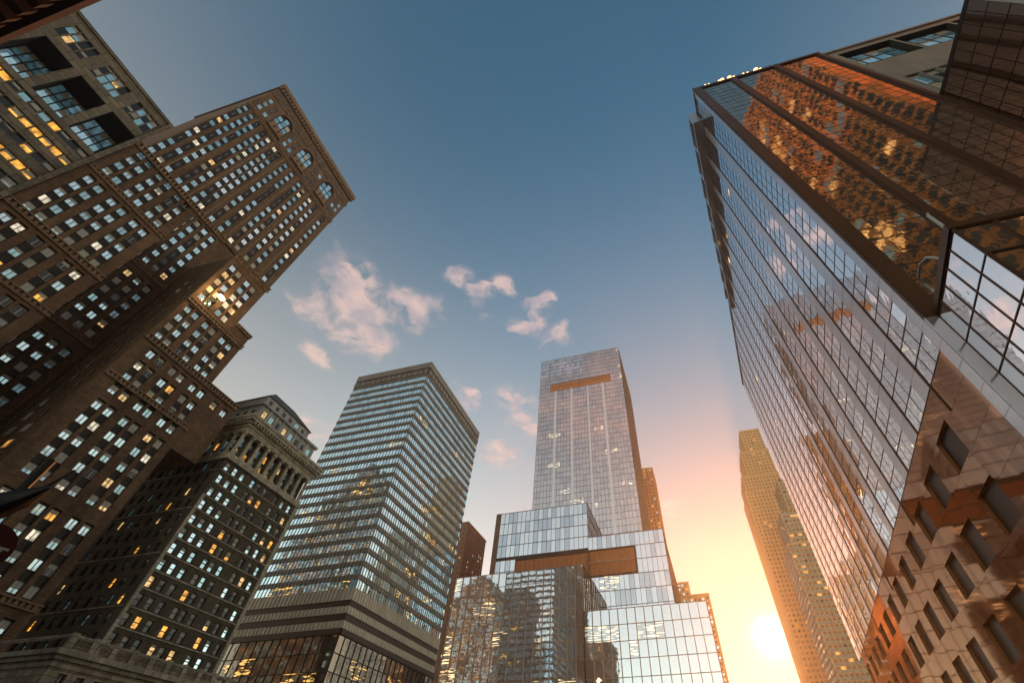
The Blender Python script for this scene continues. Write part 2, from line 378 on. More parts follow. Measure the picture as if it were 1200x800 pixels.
# ================================================================== L1: tall brown brick tower with wings and a light court
def build_brick_tower():
    t = thing('brick_tower', 'tall brown brick tower with wings, ornamental belts, light court and arched top windows', 'skyscraper', (-96, 3.4, 0))
    X = -96; F = E_(X); dep = .42
    wall, spn, orn, wins = MB(), MB(), MB(), []
    body = MB()
    def zone(F, u0, u1, z0, z1, cols, seg_rows, w=1.26, h=1.55, mix=MIX1, hw=None):
        segs = []
        for zs in seg_rows:
            segs.append((min(zs)-h/2-.25, max(zs)+h/2+.25))
            for c in cols:
                for z in zs:
                    wins.append((F, c, z, w, h, -dep+.02, pick(mix)))
        strip_wall(wall, spn, F, u0, u1, z0, z1, cols, sorted(segs), hw or w/2+.12, dep)
    nearc = [5.6, 7.55, 10.25, 12.35, 15.05, 17.1]
    zone(F, 3.4, 19.7, 85.9, 98, nearc, [rows(96.9, 4, 3.0)])
    zone(F, 3.4, 19.7, 69.6, 85.9, nearc, [rows(83.4, 5, 3.03)])
    zone(F, 3.4, 19.7, 0.0, 69.6, nearc, [rows(67.2, 3, 3.4), rows(56.6, 5, 3.1), rows(40, 11, 3.1)], mix=MIX_LOW)
    body.box(-140, X-.47, 3.4, 19.7, 0, 98)
    # light court back
    cb = E_(-110)
    zone(cb, 19.7, 31.4, 0, 112, [22.1, 24.4, 26.8, 29.2], [rows(109.4, 7, 3.1), rows(85.0, 6, 3.16), rows(63.2, 19, 3.1)], mix=MIX1)
    body.box(-140, -110.47, 19.7, 31.4, 0, 111)
    # far wing
    zone(F, 31.4, 42.6, 79.7, 98, [33.2, 35.15, 38.0, 39.95], [rows(94.6, 5, 3.05)], mix={'sky':3,'pale':2,'warm':2,'blind':2,'teal':1})
    zone(F, 42.6, 47.2, 79.7, 83.2, [], [])
    zone(F, 31.4, 47.2, 66.9, 79.7, [33.2, 35.15, 38.0, 39.95, 42.9, 44.9], [rows(77.6, 4, 3.03)])
    farc = [34.7, 36.8, 39.8, 41.8, 44.9, 47.1]
    zone(F, 31.4, 49.4, 0, 66.9, farc, [rows(64.4, 1, 3), rows(61.2, 3, 3.1), rows(51.4, 5, 3.2), rows(34.4, 4, 3.15), rows(20.5, 5, 3.2)], mix={'sky':4,'teal':2,'blind':2,'pale':1.5,'warm':.8,'gold':.5,'dark':1.3})
    zone(F, 49.4, 55.4, 52.0, 66.9, [50.8, 53.6], [rows(64.2, 1, 3)], mix={'warm':2,'pale':1,'sky':1})
    body.box(-140, X-.47, 31.4, 42.6, 0, 98); body.box(-140, X-.47, 42.6, 47.2, 0, 83.2)
    body.box(-140, X-.47, 47.2, 49.4, 0, 66.9); body.box(-112, X-.47, 49.4, 55.4, 52, 66.9)
    # inner side of the far wing, facing the court
    fs = S_(31.4)
    for x in (-107, -103.4, -99.8):
        for z in rows(88, 26, 3.1): wins.append((fs, x, z, 1.2, 1.6, .03, pick({'dark':9,'gold':.4,'blind':.5})))
    # tower, set back behind the wings
    T = FrK(-110, 110/96)
    tc = [5.4, 7.6, 9.7, 12.45, 14.35, 17.05, 18.75, 22.1, 24.9, 28.2, 30.4, 33.5, 36.0, 40.2]
    zone(T, 4.4, 42.6, 98, 139.4, [c for c in tc], [rows(136.9, 13, 3.05)], w=1.12, h=1.42, mix={'sky':4,'teal':3.4,'blind':1.2,'pale':1,'warm':.6,'dark':2.2})
    body.box(-150, -110.47, 4.4*T.k, 42.6*T.k, 98, 159*T.k-.3)
    # arched top storeys
    arch = [12.9, 23.5, 34.7]; cur = 4.4; hw = 2.5; z0, zs = 141.2, 149.5
    for c in arch:
        wall.quad(T.p(cur, 139.4), T.p(c-hw, 139.4), T.p(c-hw, 159), T.p(cur, 159)); cur = c+hw
        wall.quad(T.p(c-hw, 139.4), T.p(c+hw, 139.4), T.p(c+hw, z0), T.p(c-hw, z0))
        pts = [(c+hw*math.cos(a), zs+hw*math.sin(a)) for a in [math.pi*i/10 for i in range(11)]]
        for (ua, za), (ub, zb) in zip(pts, pts[1:]):
            wall.quad(T.p(ub, zb), T.p(ua, za), T.p(ua, 159), T.p(ub, 159))
            wall.quad(T.p(ua, za), T.p(ub, zb), T.p(ub, zb, -.47), T.p(ua, za, -.47))
        for u in (c-hw, c+hw): wall.quad(T.p(u, z0), T.p(u, zs), T.p(u, zs, -.47), T.p(u, z0, -.47))
        spn.quad(T.p(c-hw, z0, -.44), T.p(c+hw, z0, -.44), T.p(c+hw, zs+hw, -.44), T.p(c-hw, zs+hw, -.44))
        for du in (-1.6, 0, 1.6):
            for z in (146.2, 148.6) + ((150.6,) if du == 0 else ()): wins.append((T, c+du, z, 1.25, 1.9, -.4, pick({'sky':3,'blind':2,'teal':2})))
            orn.fbox(T, c+du-.62, c+du+.62, 141.4, 144.3, .0, .5)
        orn.fbox(T, c-hw-.3, c+hw+.3, 140.6, 141.2, 0, .9)
        # archivolt
        for (ua, za), (ub, zb) in zip(pts, pts[1:]):
            k = 1.16
            o_ = lambda u, z, d: T.p(c+(u-c)*d, zs+(z-zs)*d, .22)
            orn.quad(o_(ua, za, 1), o_(ua, za, k), o_(ub, zb, k), o_(ub, zb, 1))
    wall.quad(T.p(cur, 139.4), T.p(42.6, 139.4), T.p(42.6, 159), T.p(cur, 159))
    for u in (4.4, 42.6): wall.quad(T.p(u, 139.4), T.p(u, 139.4, -.5), T.p(u, 159, -.5), T.p(u, 159))
    for u in (6.4, 8.6, 17.2, 19.2, 28, 30.2, 39.2, 41):
        for z in (142.4, 145.6, 148.8): wins.append((T, u, z, 1.0, 1.6, .03, pick({'dark':3,'teal':2,'sky':1})))
    u = 5.4
    while u < 42: wins.append((T, u, 154.3, .8, 1.2, .03, 'dark')); u += 1.55
    # belts and cornice
    belts = []
    belts.append((F, 3.2, 19.9, 98, 1.5, .6, .8, .4)); belts.append((F, 31.3, 43.0, 98, 1.5, .6, .8, .4)); belts.append((T, 17.0, 27.6, 98, 1.4, .6, .8, .4))
    belts.append((F, 3.3, 19.9, 85.9)); belts.append((F, 3.3, 19.9, 69.6, 1.3, .5)); belts.append((F, 3.3, 19.9, 58.8))
    belts.append((F, 31.3, 47.4, 79.7)); belts.append((F, 31.3, 55.6, 66.9, 1.3, .55)); belts.append((F, 31.3, 49.6, 56.9)); belts.append((F, 31.3, 49.6, 23.3))
    belts.append((F, 42.6, 47.4, 83.4, .9, .5)); belts.append((T, 4.2, 42.8, 139.2, 1.2, .5)); belts.append((T, 4.2, 42.8, 152.6, .8, .4))
    belts.append((cb, 19.7, 31.4, 88.2)); belts.append((cb, 19.7, 31.4, 67.0))
    for (u0, z0, z1) in ((8.95,99,139),(20.4,99,139),(26.6,99,139),(32.0,99,139),(38.2,99,139),(15.7,99,139)):
        orn.fbox(T, u0-.16, u0+.16, z0, z1, 0, .16)
    cor = MB()
    belt(cor, T, 3.9, 43.1, 157.6, 1.6, 1.0, 1.0, .5); cor.fbox(T, 3.8, 43.2, 158.5, 160.2, -.3, 1.1)
    cor.box(-150, -111, 4.5, 49.3, 181.9, 183.0)
    nf = N_(42.6*T.k)
    for i in range(12):
        for z in rows(174, 24, 3.3): wins.append((nf, -148+3.1*i, z, 1.4, 1.7, .03, pick(MIX2)))
    nf = N_(49.4)
    for i in range(13):
        for z in rows(64, 18, 3.1): wins.append((nf, -137+3.1*i, z, 1.4, 1.7, .03, pick(MIX2)))
    wl = wall.part('wall', M['brick'], t)
    for bl in belts:
        q = MB(); belt(q, *bl); q.part('belt_course', M['brick_trim'], wl)
    body.part('tower_body', M['brick'], t); spn.part('recessed_spandrels', M['dark_spandrel'], t)
    orn.part('ornament', M['brick_trim'], t, 'stuff'); cor.part('cornice', M['brick_trim'], t)
    place_windows(t, wins, 'v')
build_brick_tower()

# ================================================================== L0: taupe block with loggias
def build_loggia(name, label, F, edge_u0, edge_u1, top, logs, zl0, zl1, groups, zg0, zg1, ribbons, loc, body, rib_u, lit, base=0.0, depth=5.0, stone='stone0'):
    t = thing(name, label, 'building', loc)
    wall, ins, fr, wins = MB(), MB(), MB(), []
    us = sorted({edge_u0, edge_u1, *[v for p in logs for v in p], *[v for p in groups for v in p]})
    zs = sorted({base, top, zl0, zl1, zg0, zg1, *[v for z in ribbons for v in (z-.85, z+.85)]})
    ru0, ru1 = rib_u
    us = sorted(set(us) | {ru0, ru1})
    def hole(u, z):
        if zl0 < z < zl1 and any(a < u < b for a, b in logs): return 'log'
        if zg0 < z < zg1 and any(a < u < b for a, b in groups): return 'grp'
        if ru0 < u < ru1 and any(r-.85 < z < r+.85 for r in ribbons): return 'rib'
        return None
    for ua, ub in zip(us, us[1:]):
        for za, zb in zip(zs, zs[1:]):
            if not hole((ua+ub)/2, (za+zb)/2): wall.quad(F.p(ua, za), F.p(ub, za), F.p(ub, zb), F.p(ua, zb))
    def reveal(mb, a, b, z0, z1, d):
        nonlocal ins
        mb.quad(F.p(a,z0), F.p(a,z0,-d), F.p(a,z1,-d), F.p(a,z1)); mb.quad(F.p(b,z0), F.p(b,z1), F.p(b,z1,-d), F.p(b,z0,-d))
        mb.quad(F.p(a,z0), F.p(b,z0), F.p(b,z0,-d), F.p(a,z0,-d)); mb.quad(F.p(a,z1), F.p(a,z1,-d), F.p(b,z1,-d), F.p(b,z1))
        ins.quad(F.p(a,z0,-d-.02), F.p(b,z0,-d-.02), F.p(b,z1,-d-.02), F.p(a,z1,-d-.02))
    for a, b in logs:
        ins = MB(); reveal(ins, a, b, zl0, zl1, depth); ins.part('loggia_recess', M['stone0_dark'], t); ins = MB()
        n = 4; w = (b-a-.3)/n
        for i in range(n):
            for j in range(3):
                hh = (zl1-zl0-.4)/3
                wins.append((F, a+.15+w*(i+.5), zl0+.2+hh*(j+.5), w-.08, hh-.1, -depth+.05, 'sky' if (j == 0 or random.random() < .4) else 'teal'))
    for a, b in groups:
        reveal(wall, a, b, zg0, zg1, .5)
        n = 4; w = (b-a)/n
        for i in range(n):
            for j in range(2):
                hh = (zg1-zg0)/2
                wins.append((F, a+w*(i+.5), zg0+hh*(j+.5), w-.12, hh-.06, -.45, pick({'dark':3,'teal':2,'warm':.35})))
            fr.fbox(F, a+w*i-.1, a+w*i+.1, zg0, zg1, -.5, .06)
        fr.fbox(F, b-.1, b+.1, zg0, zg1, -.5, .06)
    for r in ribbons:
        reveal(wall, ru0, ru1, r-.85, r+.85, .4)
        n = int((ru1-ru0)/1.65); w = (ru1-ru0)/n
        for i in range(n):
            u = ru0+w*(i+.5); k = pick({'dark':5,'teal':1,'gold':.5})
            for (lr, la, lb) in lit:
                if abs(lr-r) < .1 and la < u < lb: k = 'gold'
            wins.append((F, u, r, w-.16, 1.6, -.36, k))
            fr.fbox(F, ru0+w*i-.07, ru0+w*i+.07, r-.85, r+.85, -.4, .05)
    cop = MB(); cop.fbox(F, edge_u0-.2, edge_u1+.2, top-.02, top+.8, -1.2, .35)
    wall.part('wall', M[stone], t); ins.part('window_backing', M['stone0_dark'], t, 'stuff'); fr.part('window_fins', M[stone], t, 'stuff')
    cop.part('coping', M[stone], t)
    body.part('building_body', M[stone], t)
    place_windows(t, wins, '', 'frame_dark')
    return t, F
bd = MB(); bd.box(-140, -101.2, -46, 3.1, 0, 108); bd.box(-101.2, -96.6, -46, -40, 0, 108.6); bd.box(-101.2,-96.6,-40,3.0,0,88.0)
t0, F0 = build_loggia('loggia_building', 'taupe concrete block with deep loggias under the roof and glowing ribbon windows', E_(-96), -40, 3.1, 108.6,
    [(-37,-31.8),(-30,-24.8),(-23,-17.8),(-16,-10.8),(-9.4,-4.2),(-2.8,2.4)], 88.4, 98.8,
    [(-24.2,-19),(-17,-11.8),(-10,-4.8),(-3,2.1)], 101.4, 106.4,
    [86.2-3.52*i for i in range(22)], (-96, -40, 0), bd, (-39, 2.5), [(82.68,-7.6,2.5),(75.64,-30,2.5),(86.2,-14,-10)])
q = MB(); q.fbox(F0, 2.45, 3.25, 0, 109, 0, .7); q.part('edge_pier', M['stone0'], t0)

# ================================================================== near cornice, top left of the view
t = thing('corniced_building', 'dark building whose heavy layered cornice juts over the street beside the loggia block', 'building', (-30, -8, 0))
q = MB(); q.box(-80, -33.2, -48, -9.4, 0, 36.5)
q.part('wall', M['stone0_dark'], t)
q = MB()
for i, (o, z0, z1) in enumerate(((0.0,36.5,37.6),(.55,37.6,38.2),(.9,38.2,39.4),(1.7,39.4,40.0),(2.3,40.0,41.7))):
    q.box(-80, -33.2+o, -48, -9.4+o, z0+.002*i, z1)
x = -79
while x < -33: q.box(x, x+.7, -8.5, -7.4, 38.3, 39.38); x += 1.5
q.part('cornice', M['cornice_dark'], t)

# ================================================================== L2: pre-war block with colonnade and attic
def build_prewar():
    t = thing('colonnade_building', 'dark brick pre-war block with pale top-floor colonnade, cornice and grey mansard attic', 'building', (-96, 60.4, 0))
    F = E_(-96); S = S_(60.4); dep = .35
    wall, spn, trim, wins, body = MB(), MB(), MB(), [], MB()
    zs = rows(55.3, 19, 2.98)
    cols = [61.75, 64.0, 66.25, 69.4, 71.2, 73.4, 77.2, 79.6, 82.0]
    def holes(F, u0, u1, z0, z1, cols, zs, w, h, mixf):
        cur = u0
        for c in sorted(cols):
            wall.quad(F.p(cur,z0),F.p(c-w/2,z0),F.p(c-w/2,z1),F.p(cur,z1)); cur = c+w/2
            zz = z0
            for z in sorted(zs):
                a, b, za, zb = c-w/2, c+w/2, z-h/2, z+h/2
                wall.quad(F.p(a,zz),F.p(b,zz),F.p(b,za),F.p(a,za)); zz = zb
                wall.quad(F.p(a,za),F.p(a,za,-dep),F.p(a,zb,-dep),F.p(a,zb)); wall.quad(F.p(b,za),F.p(b,zb),F.p(b,zb,-dep),F.p(b,za,-dep))
                wall.quad(F.p(a,za),F.p(b,za),F.p(b,za,-dep),F.p(a,za,-dep)); wall.quad(F.p(a,zb),F.p(a,zb,-dep),F.p(b,zb,-dep),F.p(b,zb))
                wins.append((F, c, z, w, h, -dep+.01, mixf(c, z)))
            wall.quad(F.p(c-w/2,zz),F.p(c+w/2,zz),F.p(c+w/2,z1),F.p(c-w/2,z1))
        wall.quad(F.p(cur,z0),F.p(u1,z0),F.p(u1,z1),F.p(cur,z1))
    def mf(c, z):
        if c < 68 and z > 33: return pick({'sky':6,'teal':2,'blind':1})
        if c < 75: return pick({'dark':4,'warm':1.3,'gold':.8,'teal':1,'blind':.5})
        return pick({'sky':2,'teal':1.5,'dark':2,'warm':1,'gold':.6,'blind':1})
    holes(F, 60.4, 84.0, 0, 57, cols, zs, 1.2, 1.85, mf)
    holes(S, -128, -96, 0, 57, [-126+2.5*i for i in range(12)], zs, 1.1, 1.7, lambda c, z: pick({'dark':7,'gold':.5,'warm':.5,'teal':.8}))
    for i in range(9):
        for z in zs: wins.append((N_(84.0), -124+3*i, z, 1.2, 1.7, .03, pick(MIX2)))
    body.box(-128, -96.4, 60.8, 84, 0, 57); body.box(-128, -97.6, 62.0, 83.9, 57, 65.6)
    # sill courses on each floor, corner pilasters
    for z in zs:
        cq = MB(); cq.fbox(F, 60.6, 83.2, z-1.35, z-1.17, 0, .14); cq.part('sill_course', M['stone2'], t)
    for i, z in enumerate(zs):
        if i % 3 == 0: trim.fbox(S, -128, -96.5, z-1.35, z-1.17, 0, .14)
    trim.fbox(F, 60.4, 61.0, 0, 48.2, 0, .3); trim.fbox(F, 83.3, 84.05, 0, 57, 0, .3)
    # colonnade storey
    for (G, u0, u1) in ((F, 60.4, 84.0), (S, -128, -96.0)):
        ta, tb = (.55, .25) if G is F else (0, 0); te = 0 if G is F else 1.62
        trim.fbox(G, u0-ta, u1+ta-te, 56.6, 57.3, -1.6, .55); trim.fbox(G, u0-tb, u1+tb-te, 57.3, 58.1, -1.6, .25)
        trim.fbox(G, u0-(.1 if G is F else 0), u1-te, 64.3, 65.6, -1.6, .1)
        n = int(round((u1-u0)/2.55)); st = (u1-u0-.9)/n
        for i in range(n+1 if G is F else n):
            u = u0+.45+st*i
            cq = MB(); cq.fbox(G, u-.45, u+.45, 58.1, 58.6, -.95, .1); cq.fbox(G, u-.47, u+.47, 63.7, 64.3, -.98, .12)
            ax = G.p(u, 0, -.4); cq.tube([(ax[0],ax[1],58.6),(ax[0],ax[1],60.5),(ax[0],ax[1],63.7)], [.42,.41,.35], 12)
            cq.part('column', M['stone2'], t)
            if i < n:
                for z in (59.6, 62.3): wins.append((G, u+st/2, z, 1.3, 2.0, -1.55, pick({'sky':3,'teal':3,'gold':.7,'warm':.7,'dark':2})))
    # cornice
    cor = MB()
    for G, u0, u1 in ((F, 60.4, 84.0), (S, -128, -96.0)):
        for (o, z0, z1) in ((.35,65.6,66.2),(.8,66.2,66.8),(1.35,66.9,67.6),(1.6,67.6,68.3)): cor.fbox(G, u0-(o if G is F else 0), u1+(o if G is F else -1.62), z0, z1, -1.6, o)
        u = u0
        while u < u1: cor.fbox(G, u, u+.4, 66.25, 66.88, .8, 1.25); u += .95
    cor.box(-128, -96.4, 60.8, 84, 68.0, 68.25)
    # attic
    at = MB(); A = E_(-100); AS = S_(62.9)
    at.box(-124, -100, 62.9, 83.6, 68.25, 75.2); at.box(-122.5, -101, 63.6, 80.4, 75.8, 79.0)
    at.box(-125, -99.3, 62.2, 84.3, 75.2, 75.8)
    for i in range(8):
        u = 64.6+2.5*i
        for z in (70.1, 73.0): wins.append((A, u, z, 1.05, 1.7, .02, pick({'dark':4,'teal':2,'warm':.3})))
        at.fbox(A, u+.9, u+1.6, 68.3, 75.2, 0, .3)
    for i in range(6): wins.append((E_(-101), 65+2.6*i, 77.3, 1.1, 1.8, .02, pick({'dark':4,'teal':2})))
    for i in range(9):
        for z in (70.1, 73.0): wins.append((AS, -102-2.5*i, z, 1.05, 1.7, .02, 'dark'))
    rf = MB(); rf.frustum((-122.9,-100.6,63.2,80.8), 79.0, (-119,-103.5,66.4,74.2), 82.7)
    rf.box(-112, -109, 68, 71, 82.7, 84.0)
    wall.part('wall', M['brick2'], t); body.part('building_body', M['brick2'], t); trim.part('stone_trim', M['stone2'], t, 'stuff')
    cor.part('cornice', M['stone2'], t); a = at.part('attic', M['attic'], t); rf.part('roof', M['slate'], a)
    place_windows(t, wins, 'h', 'frame_dark')
build_prewar()

# ================================================================== L3: low classical building with balustrade
t = thing('balustrade_building', 'low buff stone building with roof balustrade at the foot of the dark brick block', 'building', (-70, 40.8, 0))
F = E_(-70); q = MB(); wins = []
q.box(-92, -70.5, 41.2, 66, 0, 14.2)
cur = 40.8
cs = [42.6+2.05*i for i in range(11)]
for c in cs:
    q.quad(F.p(cur,0),F.p(c-.5,0),F.p(c-.5,14.2),F.p(cur,14.2)); cur = c+.5
    for z0, z1 in ((0, 6.2), (9.0, 10.2), (13.0, 14.2)): q.quad(F.p(c-.5,z0),F.p(c+.5,z0),F.p(c+.5,z1),F.p(c-.5,z1))
    for z0, z1 in ((6.2, 9.0), (10.2, 13.0)):
        for u in (c-.5, c+.5): q.quad(F.p(u,z0),F.p(u,z0,-.4),F.p(u,z1,-.4),F.p(u,z1))
        q.quad(F.p(c-.5,z1),F.p(c+.5,z1),F.p(c+.5,z1,-.4),F.p(c-.5,z1,-.4)); q.quad(F.p(c-.5,z0),F.p(c+.5,z0),F.p(c+.5,z0,-.4),F.p(c-.5,z0,-.4))
        wins.append((F, c, (z0+z1)/2, 1.0, 2.8, -.36, 'dark'))
q.quad(F.p(cur,0),F.p(66,0),F.p(66,14.2),F.p(cur,14.2))
S = S_(40.8); q.quad(S.p(-92,0),S.p(-70,0),S.p(-70,14.2),S.p(-92,14.2)); q.quad(N_(66).p(-92,0),N_(66).p(-70,0),N_(66).p(-70,14.2),N_(66).p(-92,14.2))
q.part('wall', M['stone2'], t)
q = MB()
for o, z0, z1 in ((.2,13.4,13.9),(.45,14.0,14.4),(.8,14.4,14.9)): q.box(-92, -70+o, 40.8-o, 66+o, z0, z1)
q.part('cornice', M['stone2'], t)
q = MB(); 
q.fbox(F, 40.8, 66, 16.1, 16.4, -.4, .05); q.fbox(F, 40.8, 66, 14.9, 15.15, -.4, .05); q.fbox(S, -92, -70.45, 16.1, 16.4, -.4, .05)
u = 40.85
while u < 65.6:
    q.fbox(F, u, u+.7, 15.15, 16.55, -.42, .08)
    for k in range(6):
        c = u+.95+k*.28; P = F.p(c, 0, -.18)
        q.tube([(P[0],P[1],15.15),(P[0],P[1],15.4),(P[0],P[1],15.7),(P[0],P[1],16.1)], [.07,.11,.06,.09], 6)
    u += 2.55
q.part('balustrade', M['stone2'], t)
place_windows(t, wins, 'h', 'frame_dark')

# ================================================================== curtain walls
class Panes:
    """glass panes on curtain walls: the largest on screen become parts, the rest one joined part."""
    def __init__(s): s.items = []
    def add(s, F, u0, u1, z0, z1, d, m): s.items.append((F, u0, u1, z0, z1, d, m))
    def build(s, root, mats, name='glass_pane', limit=300, minarea=60, tilt=.008):
        base = world_loc(root)
        rk = sorted(((on_screen(F, (a+b)/2, (c+e)/2, b-a, e-c, d)[0], i) for i, (F,a,b,c,e,d,m) in enumerate(s.items)), reverse=True)
        single = {i for a, i in rk[:limit] if a >= minarea}
        rest = MB(); cache = {}
        for i, (F, u0, u1, z0, z1, d, m) in enumerate(s.items):
            t = [random.uniform(-tilt, tilt) for _ in range(2)]
            if i in single:
                w, h = round(u1-u0, 3), round(z1-z0, 3); v = i % 5
                k = (w, h, m, v, round(F.D[0], 3), round(F.N[0], 3))
                if k not in cache:
                    mb = MB(); g = Fr((0,0), F.D, F.N); a, b = w/2, h/2
                    t1, t2 = random.uniform(-tilt, tilt), random.uniform(-tilt, tilt)
                    o = [g.p(-a,-b,-t1-t2), g.p(a,-b,t1-t2), g.p(a,b,t1+t2), g.p(-a,b,-t1+t2)]
                    bk = [g.p(-a,-b,-.06), g.p(a,-b,-.06), g.p(a,b,-.06), g.p(-a,b,-.06)]
                    n = len(mb.v); mb.v += o+bk
                    for f in ((0,1,2,3),(7,6,5,4),(0,4,5,1),(1,5,6,2),(2,6,7,3),(3,7,4,0)): mb.f.append(f); mb.m.append(0)
                    cache[k] = mb.mesh(name, mats[m])
                o = bpy.data.objects.new(name, cache[k]); C.objects.link(o); o.parent = root
                o.location = Vector(F.p((u0+u1)/2, (z0+z1)/2, d))-base
            else:
                rest.quad(F.p(u0,z0,d-t[0]-t[1]),F.p(u1,z0,d+t[0]-t[1]),F.p(u1,z1,d+t[0]+t[1]),F.p(u0,z1,d-t[0]+t[1]), m)
        if rest.v: rest.part(name+'_field', mats, root, 'stuff')

def split(a, b, step):
    n = max(1, int(round((b-a)/step))); return [a+(b-a)*i/n for i in range(n+1)]
_lit = {}
def lit_at(u, z, p, run=11.0):
    k = (round(z, 1), math.floor(u/run))
    if k not in _lit: _lit[k] = random.random()
    return _lit[k] < p and random.random() < .7
def curtain(P, mb, F, u0, u1, z0, z1, du, dz, mfun, mw=.12, md=.12, hw=None, hd=None, holes=(), vroot=None, vmat=None):
    us, zs = split(u0, u1, du), split(z0, z1, dz)
    hw = hw or mw; hd = hd or md
    def inh(u, z): return any(a < u < b and c < z < d for a, b, c, d in holes)
    for i in range(len(us)-1):
        for j in range(len(zs)-1):
            if inh((us[i]+us[i+1])/2, (zs[j]+zs[j+1])/2): continue
            P.add(F, us[i]+.01, us[i+1]-.01, zs[j]+.01, zs[j+1]-.01, 0.0, mfun(us[i], zs[j]))
    for u in us:
        if vroot is not None:
            q = MB(); q.fbox(F, u-mw/2, u+mw/2, z0, z1, -.05, md); q.part('mullion', vmat, vroot); continue
        cuts = sorted((c, d) for a, b, c, d in holes if a < u < b); z = z0
        for c, d in cuts: mb.fbox(F, u-mw/2, u+mw/2, z, c, -.05, md); z = d
        mb.fbox(F, u-mw/2, u+mw/2, z, z1, -.05, md)
    for z in zs:
        cuts = sorted((a, b) for a, b, c, d in holes if c < z < d); u = u0
        for a, b in cuts: mb.fbox(F, u, a, z-hw/2, z+hw/2, -.05, hd-.01); u = b
        mb.fbox(F, u, u1, z-hw/2, z+hw/2, -.05, hd-.01)

# ------------------------------------------------------------------ blue banded office tower
GB = [glass('blue_ribbon_glass_glow', (.74,.94,1.0), .03, .95, wave=.012, wscale=.5, emit=(.40,.78,1.0), estr=.06), glass('blue_ribbon_glass_deep', (.60,.82,.92), .03, .95, wave=.012, wscale=.5),  # first glass: faint cyan emission in place of brighter reflected sky
      lit_glass('blue_ribbon_lit', (.5,.66,.74), (1,.58,.14), .9, .54, (.7,.7,5))]
def build_blue():
    t = thing('banded_tower', 'blue glass office tower with ribbed bronze bands on every floor and dark crown', 'skyscraper', (-96, 116, 0))
    E, S = E_(-96), S_(116); z0, n, fh = 48.2, 23, 3.82
    body = MB(); body.box(-133.2, -96.45, 116.45, 170.6, 0, 142)
    body.part('tower_body', M['bronze_dark'], t)
    for k in range(n):
        z = z0+fh*k
        for F, u0, u1 in ((E, 116, 171), (S, -133.6, -96), (N_(171), -133.6, -96)):
            gl = MB(); sp = MB(); us = split(u0, u1, 1.36)
            for a, b in zip(us, us[1:]):
                tl = [random.uniform(-.006, .006) for _ in range(2)]
                lit = lit_at(a, z, .22 if k < 12 else .05, 8.0)
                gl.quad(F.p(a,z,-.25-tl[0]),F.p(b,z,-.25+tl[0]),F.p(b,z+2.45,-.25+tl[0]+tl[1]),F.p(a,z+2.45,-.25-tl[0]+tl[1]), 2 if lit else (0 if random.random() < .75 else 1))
                if F is S and k < 3: pass
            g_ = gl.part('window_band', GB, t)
            sp.fbox(F, u0, u1, z+2.45, z+fh, -.35, 0)
            for u in us:
                sp.fbox(F, u-.09, u+.09, z+2.4, z+fh+.02, 0, .2); sp.fbox(F, u-.045, u+.045, z, z+2.45, -.3, -.08)
            sp.part('spandrel_band', M['blue_spandrel'], t)
    ztop = z0+n*fh
    cr = MB()
    cr.box(-133.9, -95.7, 115.7, 171.3, ztop+.1, ztop+2.6); cr.box(-133.4, -96.2, 116.2, 170.8, ztop+2.6, ztop+3.4); cr.box(-134, -95.6, 115.6, 171.4, ztop+3.4, 142.9)
    cr.part('roof_crown', M['blue_spandrel'], t)
    fn = MB()
    for F, u0, u1 in ((E, 116, 171), (S, -133.6, -96)):
        for u in split(u0, u1, 2.7): fn.fbox(F, u-.12, u+.12, ztop+.1, ztop+2.6, .3, .45)
    fn.part('crown_ribs', M['bronze_dark'], t)
    # lower pale bands and dark podium
    for za, zb in ((45.0,48.2),(41.6,43.4),(38.0,39.8)):
        for F, u0, u1 in ((E, 116, 171), (S, -133.6, -96)):
            pb = MB(); pb.fbox(F, u0, u1, za, zb, -.4, .12)
            for u in split(u0, u1, 1.36): pb.fbox(F, u-.07, u+.07, za, zb, .12, .28)
            pb.part('pale_band', M['pale_band'], t)
    
    P = Panes(); mm = MB()
    for F, u0, u1 in ((E, 116, 171), (S, -133.6, -96)):
        curtain(P, mm, F, u0, u1, 4, 36.5, 2.7, 4.0, lambda u, z: 1 if lit_at(u, z, .3) else 0, .16, .2)
        mm.fbox(F, u0, u1, 36.5, 37.9, -.4, .5)
        mm.fbox(F, u0, u1, 39.8, 41.6, -.4, -.1); mm.fbox(F, u0, u1, 43.4, 45.0, -.4, -.1)
    mm.part('podium_frame', M['bronze_dark'], t)
    P.build(t, [glass('podium_glass', (.26,.22,.18), .05, .9, wave=.02), lit_glass('podium_glass_lit', (.24,.2,.16), (1,.55,.14), .9, .56, (.6,.6,4.5))], 'podium_pane', minarea=50)
    rl = MB()
    for x in (-130, -126, -121): rl.box(x, x+.25, 117, 117.3, 142.9, 144.8); 
    rl.box(-130, -120.7, 117.05, 117.2, 144.2, 144.35)
    rl.part('roof_rail', M['black_metal'], t)
build_blue()

